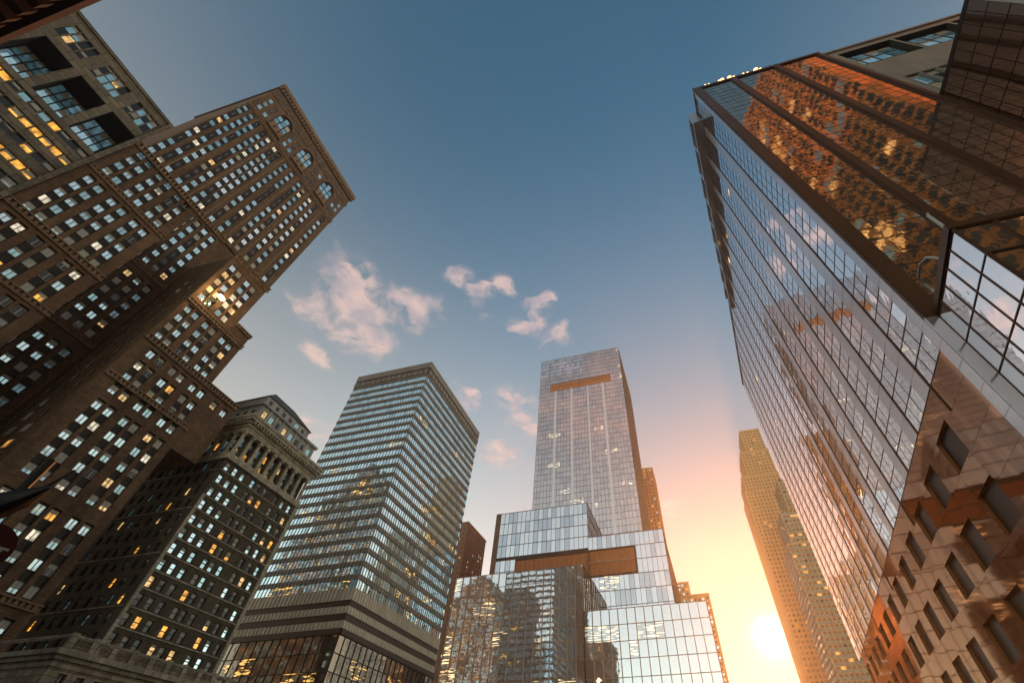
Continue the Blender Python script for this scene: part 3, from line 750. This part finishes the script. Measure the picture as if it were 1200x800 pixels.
# ------------------------------------------------------------------ stepped glass tower (centre)
GC = [glass('silver_glass', (.70,.73,.78), .025, .93, wave=.012, wscale=.4), glass('silver_glass_deep', (.48,.53,.60), .03, .93, wave=.012, wscale=.4),
      lit_glass('silver_glass_lit', (.58,.6,.64), (1,.72,.34), 1.3, .57, (.35,.35,3.5)), glass('bronze_mirror', (.42,.30,.22), .03, .9, wave=.01), glass('mauve_glass', (.60,.56,.57), .04, .9, wave=.012, wscale=.4), glass('mauve_glass_deep', (.52,.49,.51), .04, .9, wave=.012, wscale=.4)]
def build_centre():
    t = thing('stepped_glass_tower', 'silver glass tower rising from stepped glass blocks with rust coloured slots', 'skyscraper', (-29.6, 245, 0))
    P = Panes(); mul = MB(); lmul = MB(); body = MB(); slot = MB(); bar = MB(); side = MB(); strip = MB()
    def mf(lit): return lambda u, z: 2 if lit_at(u, z, lit) else (0 if random.random() < .7 else 1)
    def mt(lit): return lambda u, z: (0 if random.random() < .7 else 1) if z > 332 and u < -75 else (2 if lit_at(u, z, lit) else (4 if random.random() < .65 else 5))
    # tower
    S = S_(332); E = E_(-29.4)
    hole = (-110.3, -40.6, 315, 328)
    curtain(P, mul, S, -121, -29.4, 120, 364.5, 3.05, 5.6, mt(.05), .22, .12, .26, .12, holes=[hole])
    curtain(P, mul, E, 332, 421, 120, 364.5, 3.05, 5.6, mf(.0), .22, .22, .26, .22)
    for p in (-102.5, -85.1, -67.2, -50.7): strip.fbox(S, p-1.0, p+1.0, 120, 314.6, 0.05, .15)
    body.box(-120.8, -29.7, 334.5, 420.8, 0, 364.2); body.box(-121,-29.6,332.3,421,363.9,364.9)
    for a, b in ((-120.8,-110.3),(-40.6,-29.7)): body.box(a, b, 332.3, 334.5, 314, 329)
    body.box(-120.8,-29.7,332.3,334.5,0,315); body.box(-120.8,-29.7,332.3,334.5,328,364.2)
    slot.quad(S.p(-110.3,315,-.9),S.p(-40.6,315,-.9),S.p(-40.6,328,-.9),S.p(-110.3,328,-.9))
    for u in split(-110.3, -40.6, 2.4): slot.fbox(S, u-.25, u+.25, 315, 328, -.9, -.5)
    bar.fbox(S, -110.3, -40.6, 321.2, 321.9, -.9, -.3); bar.part('slot_bar', M['mull_light'], slot.part('louvered_slot', M['rust_slot'], t)); slot = MB(); bar = MB()
    # block B
    S = S_(278); E = E_(-61)
    curtain(P, mul, S, -125, -61, 98, 152.6, 3.15, 8.2, mf(.08), .18, .2, .28, .22, holes=[(-125.1,-61,105,119.5)])
    curtain(P, mul, E, 278, 331.8, 98, 152.6, 3.15, 8.2, mf(.0), .18, .2, .28, .22)
    body.box(-127.6, -61.2, 280.8, 331.7, 0, 152.2); body.box(-127.6,-61.2,278.2,280.8,118.9,152.2); body.box(-127.6,-61.2,278.2,280.8,0,104.0)
    side.fbox(S_(278.4), -128.6, -125, 60, 152.8, -.4, .8)
    # block C (lower, to the right)
    S = S_(277.6); E = E_(-12)
    curtain(P, mul, S, -61, -12, 70, 128, 3.15, 8.2, mf(.08), .18, .2, .28, .22, holes=[(-61,-31.6,105,119.5)])
    curtain(P, mul, S_(277.7), -125, -61, 70, 105.0, 3.15, 8.2, mf(.08), .18, .2, .28, .22)
    curtain(P, mul, E, 277.6, 400, 70, 128, 3.15, 8.2, mf(0), .18, .2, .28, .22)
    curtain(P, mul, S_(277.7), -125, -111.0, 105, 119.5, 3.15, 8.2, mf(.08), .18, .2, .28, .22)
    body.box(-60.9, -12.3, 280.8, 399.8, 0, 127.5); body.box(-60.9,-12.3,277.9,280.8,119.4,127.5); body.box(-60.9,-12.3,277.9,280.8,0,104.4); body.box(-31.6,-12.3,277.9,280.8,104.4,119.4)
    slot.quad(S.p(-111,104.4,-1.2),S.p(-31.6,104.4,-1.2),S.p(-31.6,119.6,-1.2),S.p(-111,119.6,-1.2))
    for u in split(-111, -31.6, 3.15): slot.fbox(S, u-.2, u+.2, 104.5, 119.5, -1.2, -.7)
    bar.fbox(S, -61, -31.6, 111.6, 112.4, -1.2, -.4); bar.part('slot_bar', M['mull_light'], slot.part('louvered_slot', M['rust_slot'], t))
    # block D, podium left
    S = S_(245); E = E_(-57.5)
    def md(u, z): return 2 if lit_at(u, z, .16) else 0
    curtain(P, lmul, S, -134, -57.5, 5, 98.6, 4.4, 7.4, md, .34, .45, .2, .2, vroot=t, vmat=M['mull_light'])
    curtain(P, mul, E, 245, 277.2, 60, 98.6, 4.4, 7.4, lambda u, z: 3, .3, .3, .2, .2)
    body.box(-133.8, -57.8, 245.3, 277, 0, 98.4)
    # block E, podium right
    E2 = E_(4.6)
    curtain(P, lmul, S, -57.5, 4.6, 5, 75.4, 4.4, 7.4, md, .34, .45, .24, .24, vroot=t, vmat=M['mull_light'])
    curtain(P, mul, E2, 245, 345, 5, 75.4, 4.4, 7.4, md, .3, .3, .2, .2)
    body.box(-57.7, 4.3, 245.3, 344.8, 0, 75.2)
    body.part('tower_body', M['bronze_dark'], t); mul.part('mullion_grid', M['mull'], t, 'stuff'); lmul.part('podium_transoms', M['mull_light'], t, 'stuff')
    strip.part('pale_strips', M['panel'], t, 'stuff'); side.part('side_return', M['bronze'], t)
    P.build(t, GC, 'glass_pane', 300, 60, .006)
build_centre()

# ------------------------------------------------------------------ simple masonry towers (far, and those met only in reflections)
def masonry(name, label, x0, x1, y0, y1, z1, wallm, faces, du=3.0, dz=3.3, ww=1.5, wh=1.8, mix=None, tiers=(), cat='skyscraper', rot=0.0, limit=150, crown=True, split_='', minarea=40, z0w=4.0):
    t = thing(name, label, cat, (x0, y0, 0))
    wall, wins = MB(), []
    lev = [(x0, x1, y0, y1, 0.0, z1)]+list(tiers)
    for (a, b, c, d, za, zb) in lev:
        wall.box(a, b, c, d, za, zb)
        if crown:
            wall.box(a-.4, b+.4, c-.4, d+.4, zb-1.2, zb-.4); wall.box(a-.25, b+.25, c-.25, d+.25, zb-.4, zb+.3)
        for f in faces:
            F, u0, u1 = {'S': (S_(c), a, b), 'E': (E_(b), c, d), 'W': (W_(a), c, d), 'N': (N_(d), a, b)}[f]
            us = split(u0+.8, u1-.8, du)
            for u in us: wall.fbox(F, u-.35, u+.35, max(za, z0w), zb-1.2, 0, .28)
            zz = max(za, z0w)+dz*.6
            while zz < zb-2.2:
                for ua, ub in zip(us, us[1:]): wins.append((F, (ua+ub)/2, zz, min(ww, ub-ua-.9), wh, .03, pick(mix or MIX2)))
                zz += dz
    wall.part('wall', M[wallm], t)
    place_windows(t, wins, split_, 'frame_dark', limit=limit, minarea=minarea)
    if rot: t.rotation_euler = (0, 0, rot)
    return t
masonry('red_brown_slab', 'plain red brown brick slab rising between the blue banded tower and the silver glass tower', -195, -163.5, 302, 338, 163, 'far_brick', 'SE', 3.4, 3.6, 1.0, 1.4, {'dark':8,'warm':.6,'pale':.3})
masonry('rust_tower', 'rust brown tower half hidden behind the right side of the silver glass tower', -80, -18.3, 432, 470, 267, 'rust_brick', 'SE', 3.6, 3.8, 1.6, 1.8, {'dark':7,'gold':.6,'warm':.5,'teal':.5}, tiers=((-70,-22,436,466,267,270),))
masonry('small_stepped_block', 'small buff block with rooftop box peeking over the podium beside the setting sun', -26, 12, 441, 480, 140, 'far_stone', 'SE', 3.4, 3.6, 1.4, 1.7, None, tiers=((-22,-4,444,470,140,152),))
masonry('buff_stepped_tower', 'buff stone tower with stepped crown standing against the sun beyond the mirrored tower', 71.4, 112, 450, 490, 234, 'far_stone', 'SW', 3.4, 3.8, 1.7, 2.0, MIXF,
        tiers=((73.5,111.5,450.6,489,234,252),(80.7,111,451.2,488,252,282),(88.2,110,452,486,282,310)))
def striped():
    t = thing('striped_setback_building', 'setback building with pale window stripes below the buff stepped tower', 'building', (78, 378, 0))
    w = MB(); st = MB(); wins = []
    for a, c, z0, z1 in ((78.3, 378, 0, 150), (82.8, 382, 150, 178), (91.8, 388, 178, 208)):
        w.box(a, 112, c, 415, z0, z1)
        for F, u0, u1 in ((W_(a), c, 415), (S_(c), a, 112)):
            z = z0+1.0
            while z < z1-1.4:
                st.fbox(F, u0, u1, z, z+1.6, 0, .25)
                for u in split(u0+.8, u1-.8, 3.2)[:-1]: wins.append((F, u+1.6, z+2.6, 2.4, 1.7, .03, pick({'dim':7,'gold':.5,'dark':1})))
                z += 3.9
    w.part('wall', M['far_stone'], t); st.part('sill_bands', M['stone2'], t, 'stuff'); place_windows(t, wins, '', 'frame_dark', limit=120, minarea=25)
striped()

# ------------------------------------------------------------------ R1: mirrored tower on the right
GR = [glass('mirror_glass', (.95,.94,.96), .02, .95, wave=.010, wscale=.7), glass('mirror_glass_b', (.88,.88,.91), .03, .95, wave=.012, wscale=.7),
      glass('bronze_mirror_glass', (.84,.62,.44), .03, .95, wave=.008, wscale=1.3), glass('bronze_mirror_glass_b', (.74,.53,.37), .03, .95, wave=.010, wscale=1.2),
      lit_glass('mirror_glass_lit', (.7,.65,.6), (1,.6,.2), 1.2, .5, (.6,.6,4.5))]
POLISHED = mat('polished_copper_cladding', (.42,.26,.19), (.35,.215,.155), .2, .04, metal=.9)
POLISHED.node_tree.nodes['Principled BSDF'].inputs['Specular Tint'].default_value = (.68,.47,.37,1)
AMB = glass('amber_mirror_glass', (.42,.17,.06), .05, .9)
def build_mirror():
    a = R(5.96); D = (math.sin(a), math.cos(a)); Nn = (-math.cos(a), math.sin(a))
    F = Fr((19.15, 24.4), D, Nn); S = S_(24.4); L = 89.5; top = 97.0
    far = F.p(L, 0)
    t = thing('mirrored_tower', 'tall mirror glass tower with pale vertical strips, bronze piers and square windows at its base', 'skyscraper', (19.15, 24.4, 0))
    body = MB(); body.prism([(19.45,24.9),(41.8,24.9),(41.8,112),(far[0]+.4,112)], 0, top-.3)
    body.part('tower_body', M['bronze_dark'], t)
    P = Panes(); mul = MB(); lit = .006
    # street facade: bays of 6.1 m = pale strip + three columns of panes + dark rib
    rib = MB(); zb = 23.0; pan = Panes()
    nb = 14; zs = split(zb, top-.8, 1.87)
    for b in range(nb+1):
        u0 = 6.1*b+(-.9+.9 if b == 0 else -1.0)
        p0, p1 = (0.0, 1.05) if b == 0 else (6.1*b-1.0, 6.1*b+.85)
        g0, g1 = p1+.06, min(6.1*b+4.95, L)
        if p0 > L-.5: break
        for za, zc in zip(zs, zs[1:]): pan.add(F, p0+.015, min(p1, L)-.015, za+.015, zc-.015, .05, 0)
        if g1-g0 > .6:
            cs = split(g0, g1, 1.28)
            for za, zc in zip(zs, zs[1:]):
                for ua, ub in zip(cs, cs[1:]):
                    P.add(F, ua+.02, ub-.02, za+.02, zc-.02, 0, 4 if random.random() < lit else (0 if random.random() < .7 else 1))
            for u in cs[1:-1]: mul.fbox(F, u-.022, u+.022, zb, top-.8, -.08, .02)
            for z in zs: mul.fbox(F, g0, g1, z-.035, z+.035, -.08, .03)
            if g1 < L-.3:
                rib = MB(); rib.fbox(F, g1, g1+.11, zb-2.2*(b % 3 == 0), top-.4, -.1, .09); rib.part('rib', M['bronze'], t)
    # parapet and projecting crown frame with dark openings
    cr = MB(); cr.fbox(F, 0, L, top-.8, top, -.4, .25)
    for b in range(1, 9):
        u0, u1 = 6.1*b-2.0, 6.1*b+3.2; o = 2.0-.16*b
        cr.fbox(F, u0, u1+.9, top-5.0, top-4.5, .0, o); cr.fbox(F, u0, u1+.9, top-.5, top+.5, .26, o); cr.fbox(F, u0, u0+.5, top-4.5, top-.5, .3, o)
    cr.part('crown_frame', M['panel'], t)
    # end facade facing the camera: three bays between bronze piers
    pier = MB()
    for a0, b0 in ((19.15,20.7),(26.2,27.3),(34.1,35.2),(41.6,42.4)):
        pier = MB(); pier.fbox(S, a0, b0, 25.0 if a0 < 41 else 0, top, -.4, .22)
        pier.fbox(S, a0+.08, a0+.2, 25.0, top, .22, .3); pier.part('pier', M['bronze'], t)
    pier = MB(); pier.fbox(S, 19.15, 42.4, top, top+.9, -.4, .25)
    q = MB(); q.fbox(S, 19.15, 20.3, 0, 25.0, -.4, .2); q.part('corner_strip', M['panel'], t)
    zs2 = split(25.2, top, 2.05)
    for a0, b0 in ((20.7,26.2),(27.3,34.1),(35.2,41.6)):
        cs = split(a0, b0, 1.3)
        for za, zc in zip(zs2, zs2[1:]):
            for ua, ub in zip(cs, cs[1:]): P.add(S, ua+.02, ub-.02, za+.02, zc-.02, 0, 2 if random.random() < .6 else 3)
        for u in cs: mul.fbox(S, u-.02, u+.02, 25.2, top, -.08, .015)
        for z in zs2: mul.fbox(S, a0, b0, z-.03, z+.03, -.08, .02)
    pier.part('parapet', M['bronze'], t)
    # base with square windows
    base = MB(); wins = []; BP = Panes()
    us = [0.0]; cols = [6.5+6.2*i for i in range(14)]
    brow = [(18.5,21.1),(14.0,16.7),(9.5,12.2),(5.0,7.7)]
    cur = 1.06
    for za, zc in zip(split(0, zb, 1.87), split(0, zb, 1.87)[1:]): pan.add(F, .015, 1.035, za+.015, zc-.015, .05, 0)
    for c in cols:
        w = 3.3
        if c+w > L: break
        for ua, ub in zip(split(cur, c, 3.2), split(cur, c, 3.2)[1:]):
            for za, zc in zip(split(0, zb, 2.25), split(0, zb, 2.25)[1:]): BP.add(F, ua+.012, ub-.012, za+.012, zc-.012, 0, 0)
        cur = c+w; zz = 0.0
        for z0, z1 in sorted(brow):
            BP.add(F, c+.012, c+w-.012, zz+.012, z0-.012, 0, 0); zz = z1
            base.quad(F.p(c,z0),F.p(c,z0,-.9),F.p(c,z1,-.9),F.p(c,z1)); base.quad(F.p(c+w,z0),F.p(c+w,z1),F.p(c+w,z1,-.9),F.p(c+w,z0,-.9))
            base.quad(F.p(c,z0),F.p(c+w,z0),F.p(c+w,z0,-.9),F.p(c,z0,-.9)); base.quad(F.p(c,z1),F.p(c,z1,-.9),F.p(c+w,z1,-.9),F.p(c+w,z1))
            wins.append((F, c+w/2, (z0+z1)/2, w, z1-z0, -.85, pick({'br':5,'gold':1.0})))
        BP.add(F, c+.012, c+w-.012, zz+.012, zb-.012, 0, 0)
    base.part('window_reveals', M['rust_slot'], t, 'stuff'); BP.build(t, [POLISHED], 'base_panel', 300, 40, .004)
    place_windows(t, wins, 'v', 'bronze_dark', limit=80, minarea=20, mats={'br': AMB, 'gold': WG['gold']})
    mul.part('mullion_grid', M['mull'], t, 'stuff')
    P.build(t, GR, 'glass_pane', 300, 60, .006); pan.build(t, [M['panel']], 'pale_panel', 200, 60, .004)
    # annex in front of the end facade
    an = thing('glass_annex', 'low glass annex with white handrail in front of the mirrored tower', 'annex', (19.6, 17.3, 0))
    AW = Fr((18.9, 17.3), (math.sin(R(9)), math.cos(R(9))), (-math.cos(R(9)), math.sin(R(9)))); AS = S_(17.3)
    b = MB(); b.prism([(19.3,17.7),(40,17.7),(40,24.3),(20.4,24.3)], 0, 24.6); b.part('annex_body', M['bronze_dark'], an)
    P2 = Panes(); m2 = MB()
    curtain(P2, m2, AW, 0, 7.0, 3, 25.0, 1.4, 2.75, lambda u, z: 0, .08, .05, .08, .05)
    curtain(P2, m2, AS, 18.95, 40, 3, 25.0, 2.1, 2.75, lambda u, z: 2, .14, .1, .14, .1)
    m2.fbox(AS, 18.8, 40, 25.0, 25.5, -.4, .15); m2.fbox(AW, -.1, 7.0, 25.0, 25.5, -.4, .15)
    m2.part('annex_frame', M['bronze'], an); P2.build(an, GR, 'glass_pane', 300, 60, .004)
    h = MB()
    h.tube([AW.p(5.7,25.5,-.3), AW.p(5.7,26.3,-.2), AW.p(5.4,26.7,.1), AW.p(4.8,26.9,.35), AW.p(3.6,26.8,.4), AW.p(2.9,26.5,.25), AW.p(2.7,26.0,0), AW.p(2.7,25.5,-.2)], .09, 8)
    h.part('handrail', M['white_metal'], an); h = MB()
    h.tube([AW.p(.15,25.5,.0), AW.p(.15,27.2,.0), AW.p(.15,27.4,-.1)], .1, 8)
    h.part('roof_stub_pipe', M['white_metal'], an)
build_mirror()
# rooftop lamps along the end parapet
lampm = bpy.data.materials.new('lamp_glow'); lampm.use_nodes = True
b = lampm.node_tree.nodes['Principled BSDF']; b.inputs['Emission Color'].default_value = (1,.55,.17,1); b.inputs['Emission Strength'].default_value = 2.6
for i, (x, r) in enumerate(((21.9,.13),(22.6,.12),(24.6,.16),(25.2,.24),(26.6,.26),(27.4,.14),(29.2,.14),(30.0,.13),(31.6,.28),(32.4,.14))):
    r *= 1.7
    t = thing('roof_lamp', ('large dazzling' if r > .35 else 'small glowing')+' warm lamp on a short post along the roof edge of the mirrored tower', 'lamp', (x, 24.6, 97.9), 'lamps along the mirrored roof edge')
    q = MB(); q.tube([(x,24.6,97.9),(x,24.6,98.7)], .06, 6); q.tube([(x,24.6,98.7),(x,24.45,98.85)], [.1,.14], 8); pst = q.part('post', M['black_metal'], t)
    q = MB()
    q.tube([(x,24.5,98.85-r*.2),(x,24.5,98.85),(x,24.5,98.85+r*.6),(x,24.5,98.85+r*1.3),(x,24.5,98.85+r*1.8)], [r*.3,r*.8,r,r*.8,r*.25], 10); q.part('bulb', lampm, pst)
for i, x in enumerate((19.6,20.3,21.2,23.6,28.3,33.4,34.2,35.1)):
    t = thing('roof_post', 'small unlit black post on the roof edge of the mirrored tower', 'post', (x, 24.6, 97.9), 'unlit posts along the mirrored roof edge')
    q = MB(); q.tube([(x,24.6,97.9),(x,24.6,98.8)], .06, 6); q.part('post', M['black_metal'], t)
    q = MB(); q.box(x-.16,x+.16,24.4,24.8,98.8,99.15); q.part('cap', M['black_metal'], t)

# ------------------------------------------------------------------ R0: concrete frame tower behind, and dark wing in front of it
bd = MB(); bd.box(42.6, 95, 33, 70, 0, 104); bd.box(42.6,95,27.5,33,0,70); bd.box(42.6,95,27.5,33,82,90)
build_loggia('framed_tower', 'concrete framed tower with glazed roof loggias behind the mirrored tower', S_(27), 42.6, 95, 105.0,
    [(46.0+10*i-7.6, 46.0+10*i+1.9) for i in range(1, 5)], 92.0, 103.0, [(46.0+10*i-7.6, 46.0+10*i+1.9) for i in range(1, 5)], 71, 81,
    [66-3.5*i for i in range(18)], (42.6, 27, 0), bd, (44, 94), [], depth=1.2, stone='stone_r0')
t = thing('dark_wing', 'dark brown glass wing butting against the mirrored tower with a pale corner edge', 'building', (42.4, 14.2, 0))
q = MB(); q.box(42.8, 64, 14.6, 24.2, 0, 62.6); q.part('wing_body', M['bronze_dark'], t)
P = Panes(); mm = MB()
curtain(P, mm, W_(42.4), 14.2, 24.2, 2, 62.4, 1.25, 3.0, lambda u, z: 1 if random.random() < .012 else 0, .06, .05)
curtain(P, mm, S_(14.2), 42.4, 64, 2, 62.4, 1.25, 3.0, lambda u, z: 0, .06, .05)
mm.box(42.35, 64, 14.15, 24.25, 62.4, 63.0)
mm.part('mullion_grid', M['bronze_dark'], t)
q = MB(); q.box(42.3, 42.62, 14.05, 14.4, 0, 63.05); q.part('corner_edge', M['white_metal'], t)
P.build(t, [glass('dark_bronze_glass', (.22,.12,.075), .06, .85, wave=.004), GR[4]], 'glass_pane', 200, 60, .004)

# ------------------------------------------------------------------ towers behind the camera, met in the mirrors
masonry('terracotta_tower', 'sunlit orange terracotta tower seen mirrored in the bronze panes of the mirrored tower', 37.6, 80, -66, 14, 187, 'orange_brick', 'WN', 3.4, 3.7, 2.3, 2.5, {'dark':6,'teal':1,'warm':.4}, rot=R(-20), limit=0)
masonry('setback_spire_tower', 'brown setback tower with spire seen mirrored in the blue banded tower', -310, -232, -110, -51, 160, 'brick2', 'NE', 3.2, 3.6, 1.6, 1.9, None,
        tiers=((-298,-238,-105,-51.3,160,193),(-288,-246,-100,-51.6,193,207),(-276,-254,-92,-51.9,207,214),(-268,-262,-70,-52.2,214,223)), limit=0)
masonry('rear_slab_tower', 'brown slab tower seen mirrored in the silver glass podium', -150, -108, -150, -112, 150, 'brick2', 'NE', 3.2, 3.6, 1.6, 1.9, None, limit=0)

t = thing('water_tank', 'small wooden water tank on the roof of the dark brick pre-war block', 'water tank', (-112, 72, 82.7))
q = MB(); q.tube([(-112,72,84.2),(-112,72,87.4)], [1.5,1.45], 16); q.tube([(-112,72,87.4),(-112,72,88.5)], [1.6,.1], 16); q.part('tank', M['brick2'], t)
for dx, dy in ((-1,-1),(1,-1),(1,1),(-1,1)):
    q = MB(); q.box(-112+dx-.1,-112+dx+.1,72+dy-.1,72+dy+.1,82.7,84.2); q.part('leg', M['black_metal'], t)
for (x, y, z, h) in ((-112, 130, 142.9, 9), (-106, 150, 142.9, 6)):
    t = thing('roof_mast', ('tall' if h > 7 else 'short')+' thin antenna mast on the roof of the blue banded tower', 'antenna', (x, y, z))
    q = MB(); q.tube([(x,y,z),(x,y,z+h)], [.12,.04], 6); q.part('mast', M['black_metal'], t)
    q = MB()
    for k in range(3): q.box(x-.7, x+.7, y-.03, y+.03, z+h*(.6+.12*k), z+h*(.6+.12*k)+.06)
    q.part('crossbar', M['black_metal'], t)
t = thing('cleaning_rig', 'window cleaning rig on the roof edge of the silver glass tower', 'cleaning rig', (-60, 336, 364.9))
q = MB(); q.box(-64,-57,336,341,364.9,368.2); q.part('cabin', M['stone_r0'], t)
q = MB(); q.tube([(-60.5,338,368.2),(-60.5,335,370.2),(-60.5,330.4,370.6)], [.5,.4,.25], 8); q.part('arm', M['white_metal'], t)
# ------------------------------------------------------------------ floodlight on the brick tower
t = thing('floodlight', 'bright yellow floodlight glowing on the brick tower above its setback', 'floodlight', (-95.6, 35.4, 82.6))
q = MB(); q.box(-95.95, -94.6, 35.2, 35.6, 82.5, 82.75); q.box(-94.9,-94.6,35.3,35.5,82.75,83.6); q.part('bracket', M['black_metal'], t)
q = MB(); q.tube([(-95.3,35.4,83.9),(-94.9,35.4,84.1),(-94.4,35.4,84.3)], [.3,.5,.6], 12); hs = q.part('housing', M['black_metal'], t)
fm = bpy.data.materials.new('flood_glow'); fm.use_nodes = True
b = fm.node_tree.nodes['Principled BSDF']; b.inputs['Emission Color'].default_value = (1,.72,.28,1); b.inputs['Emission Strength'].default_value = 40
q = MB(); q.tube([(-94.42,35.4,84.29),(-94.25,35.4,84.36),(-94.1,35.4,84.42)], [.8,.9,.5], 14); q.part('lens', fm, hs)
pl = bpy.data.lights.new('floodlight_lamp', 'POINT'); po = bpy.data.objects.new('floodlight_lamp', pl); C.objects.link(po)
pl.energy = 1500; pl.color = (1,.6,.22); pl.shadow_soft_size = .4; po.parent = t; po.location = (2.2, -.3, 2.0)

# ------------------------------------------------------------------ street sign at the left edge
t = thing('round_sign', 'dark maroon round street sign with a pale letter T on a pole', 'sign', (-7.86, 2.95, .13))
q = MB(); q.tube([(-7.86,2.95,.13),(-7.86,2.95,4.9)], .05, 10); q.tube([(-7.86,2.95,3.71),(-7.47,2.93,3.71)], .03, 8); q.part('pole', M['black_metal'], t)
c = Vector((-7.45, 2.92, 3.71)); nrm = Vector((.93,-.36,0)).normalized(); rt = Vector((.36,.93,0)).normalized()
q = MB(); k = 40; rr = .26; n0 = 0
for d in (.02, -.03):
    q.v += [tuple(c+nrm*d+(rt*math.cos(2*math.pi*i/k)+Vector((0,0,1))*math.sin(2*math.pi*i/k))*rr) for i in range(k)]
q.f.append(tuple(range(k))); q.m.append(0); q.f.append(tuple(reversed(range(k, 2*k)))); q.m.append(0)
for i in range(k): q.f.append((i, i+k, (i+1) % k+k, (i+1) % k)); q.m.append(0)
dsc = q.part('disc', M['maroon'], t)
q = MB()
def lb(x0, x1, z0, z1):
    p = [c+nrm*.026+rt*x+Vector((0,0,z)) for x, z in ((x0,z0),(x1,z0),(x1,z1),(x0,z1))]; q.quad(*p)
lb(.10, .215, .03, .055); lb(.145, .17, -.09, .03)
q.part('letter', M['sill'], dsc)
t = thing('furled_flag', 'dark furled flag on a slanting pole above the round sign', 'flag', (-7.86, 2.95, 4.2))
q = MB(); q.tube([(-7.86,2.95,4.15),(-7.36,3.03,4.72)], [.03,.012], 8); q.part('flagpole', M['black_metal'], t)
q = MB(); q.tube([(-8.1,2.75,4.05),(-7.86,2.9,4.24),(-7.7,2.98,4.36),(-7.5,3.02,4.5)], [.1,.16,.12,.02], 9); q.part('cloth', M['black_metal'], t)

# ------------------------------------------------------------------ haze
hz = MB(); hz.box(-702, 602, -602, 902, -1.1, 374)
h = hz.part('haze', [], None); h['kind'] = 'stuff'
hm = bpy.data.materials.new('haze_air'); hm.use_nodes = True; nt = hm.node_tree; nt.nodes.clear()
o = nt.nodes.new('ShaderNodeOutputMaterial'); v = nt.nodes.new('ShaderNodeVolumePrincipled')
v.inputs['Color'].default_value = (.95,.93,.92,1); v.inputs['Density'].default_value = .00024; v.inputs['Anisotropy'].default_value = .74
nt.links.new(v.outputs[0], o.inputs['Volume']); h.data.materials.append(hm)
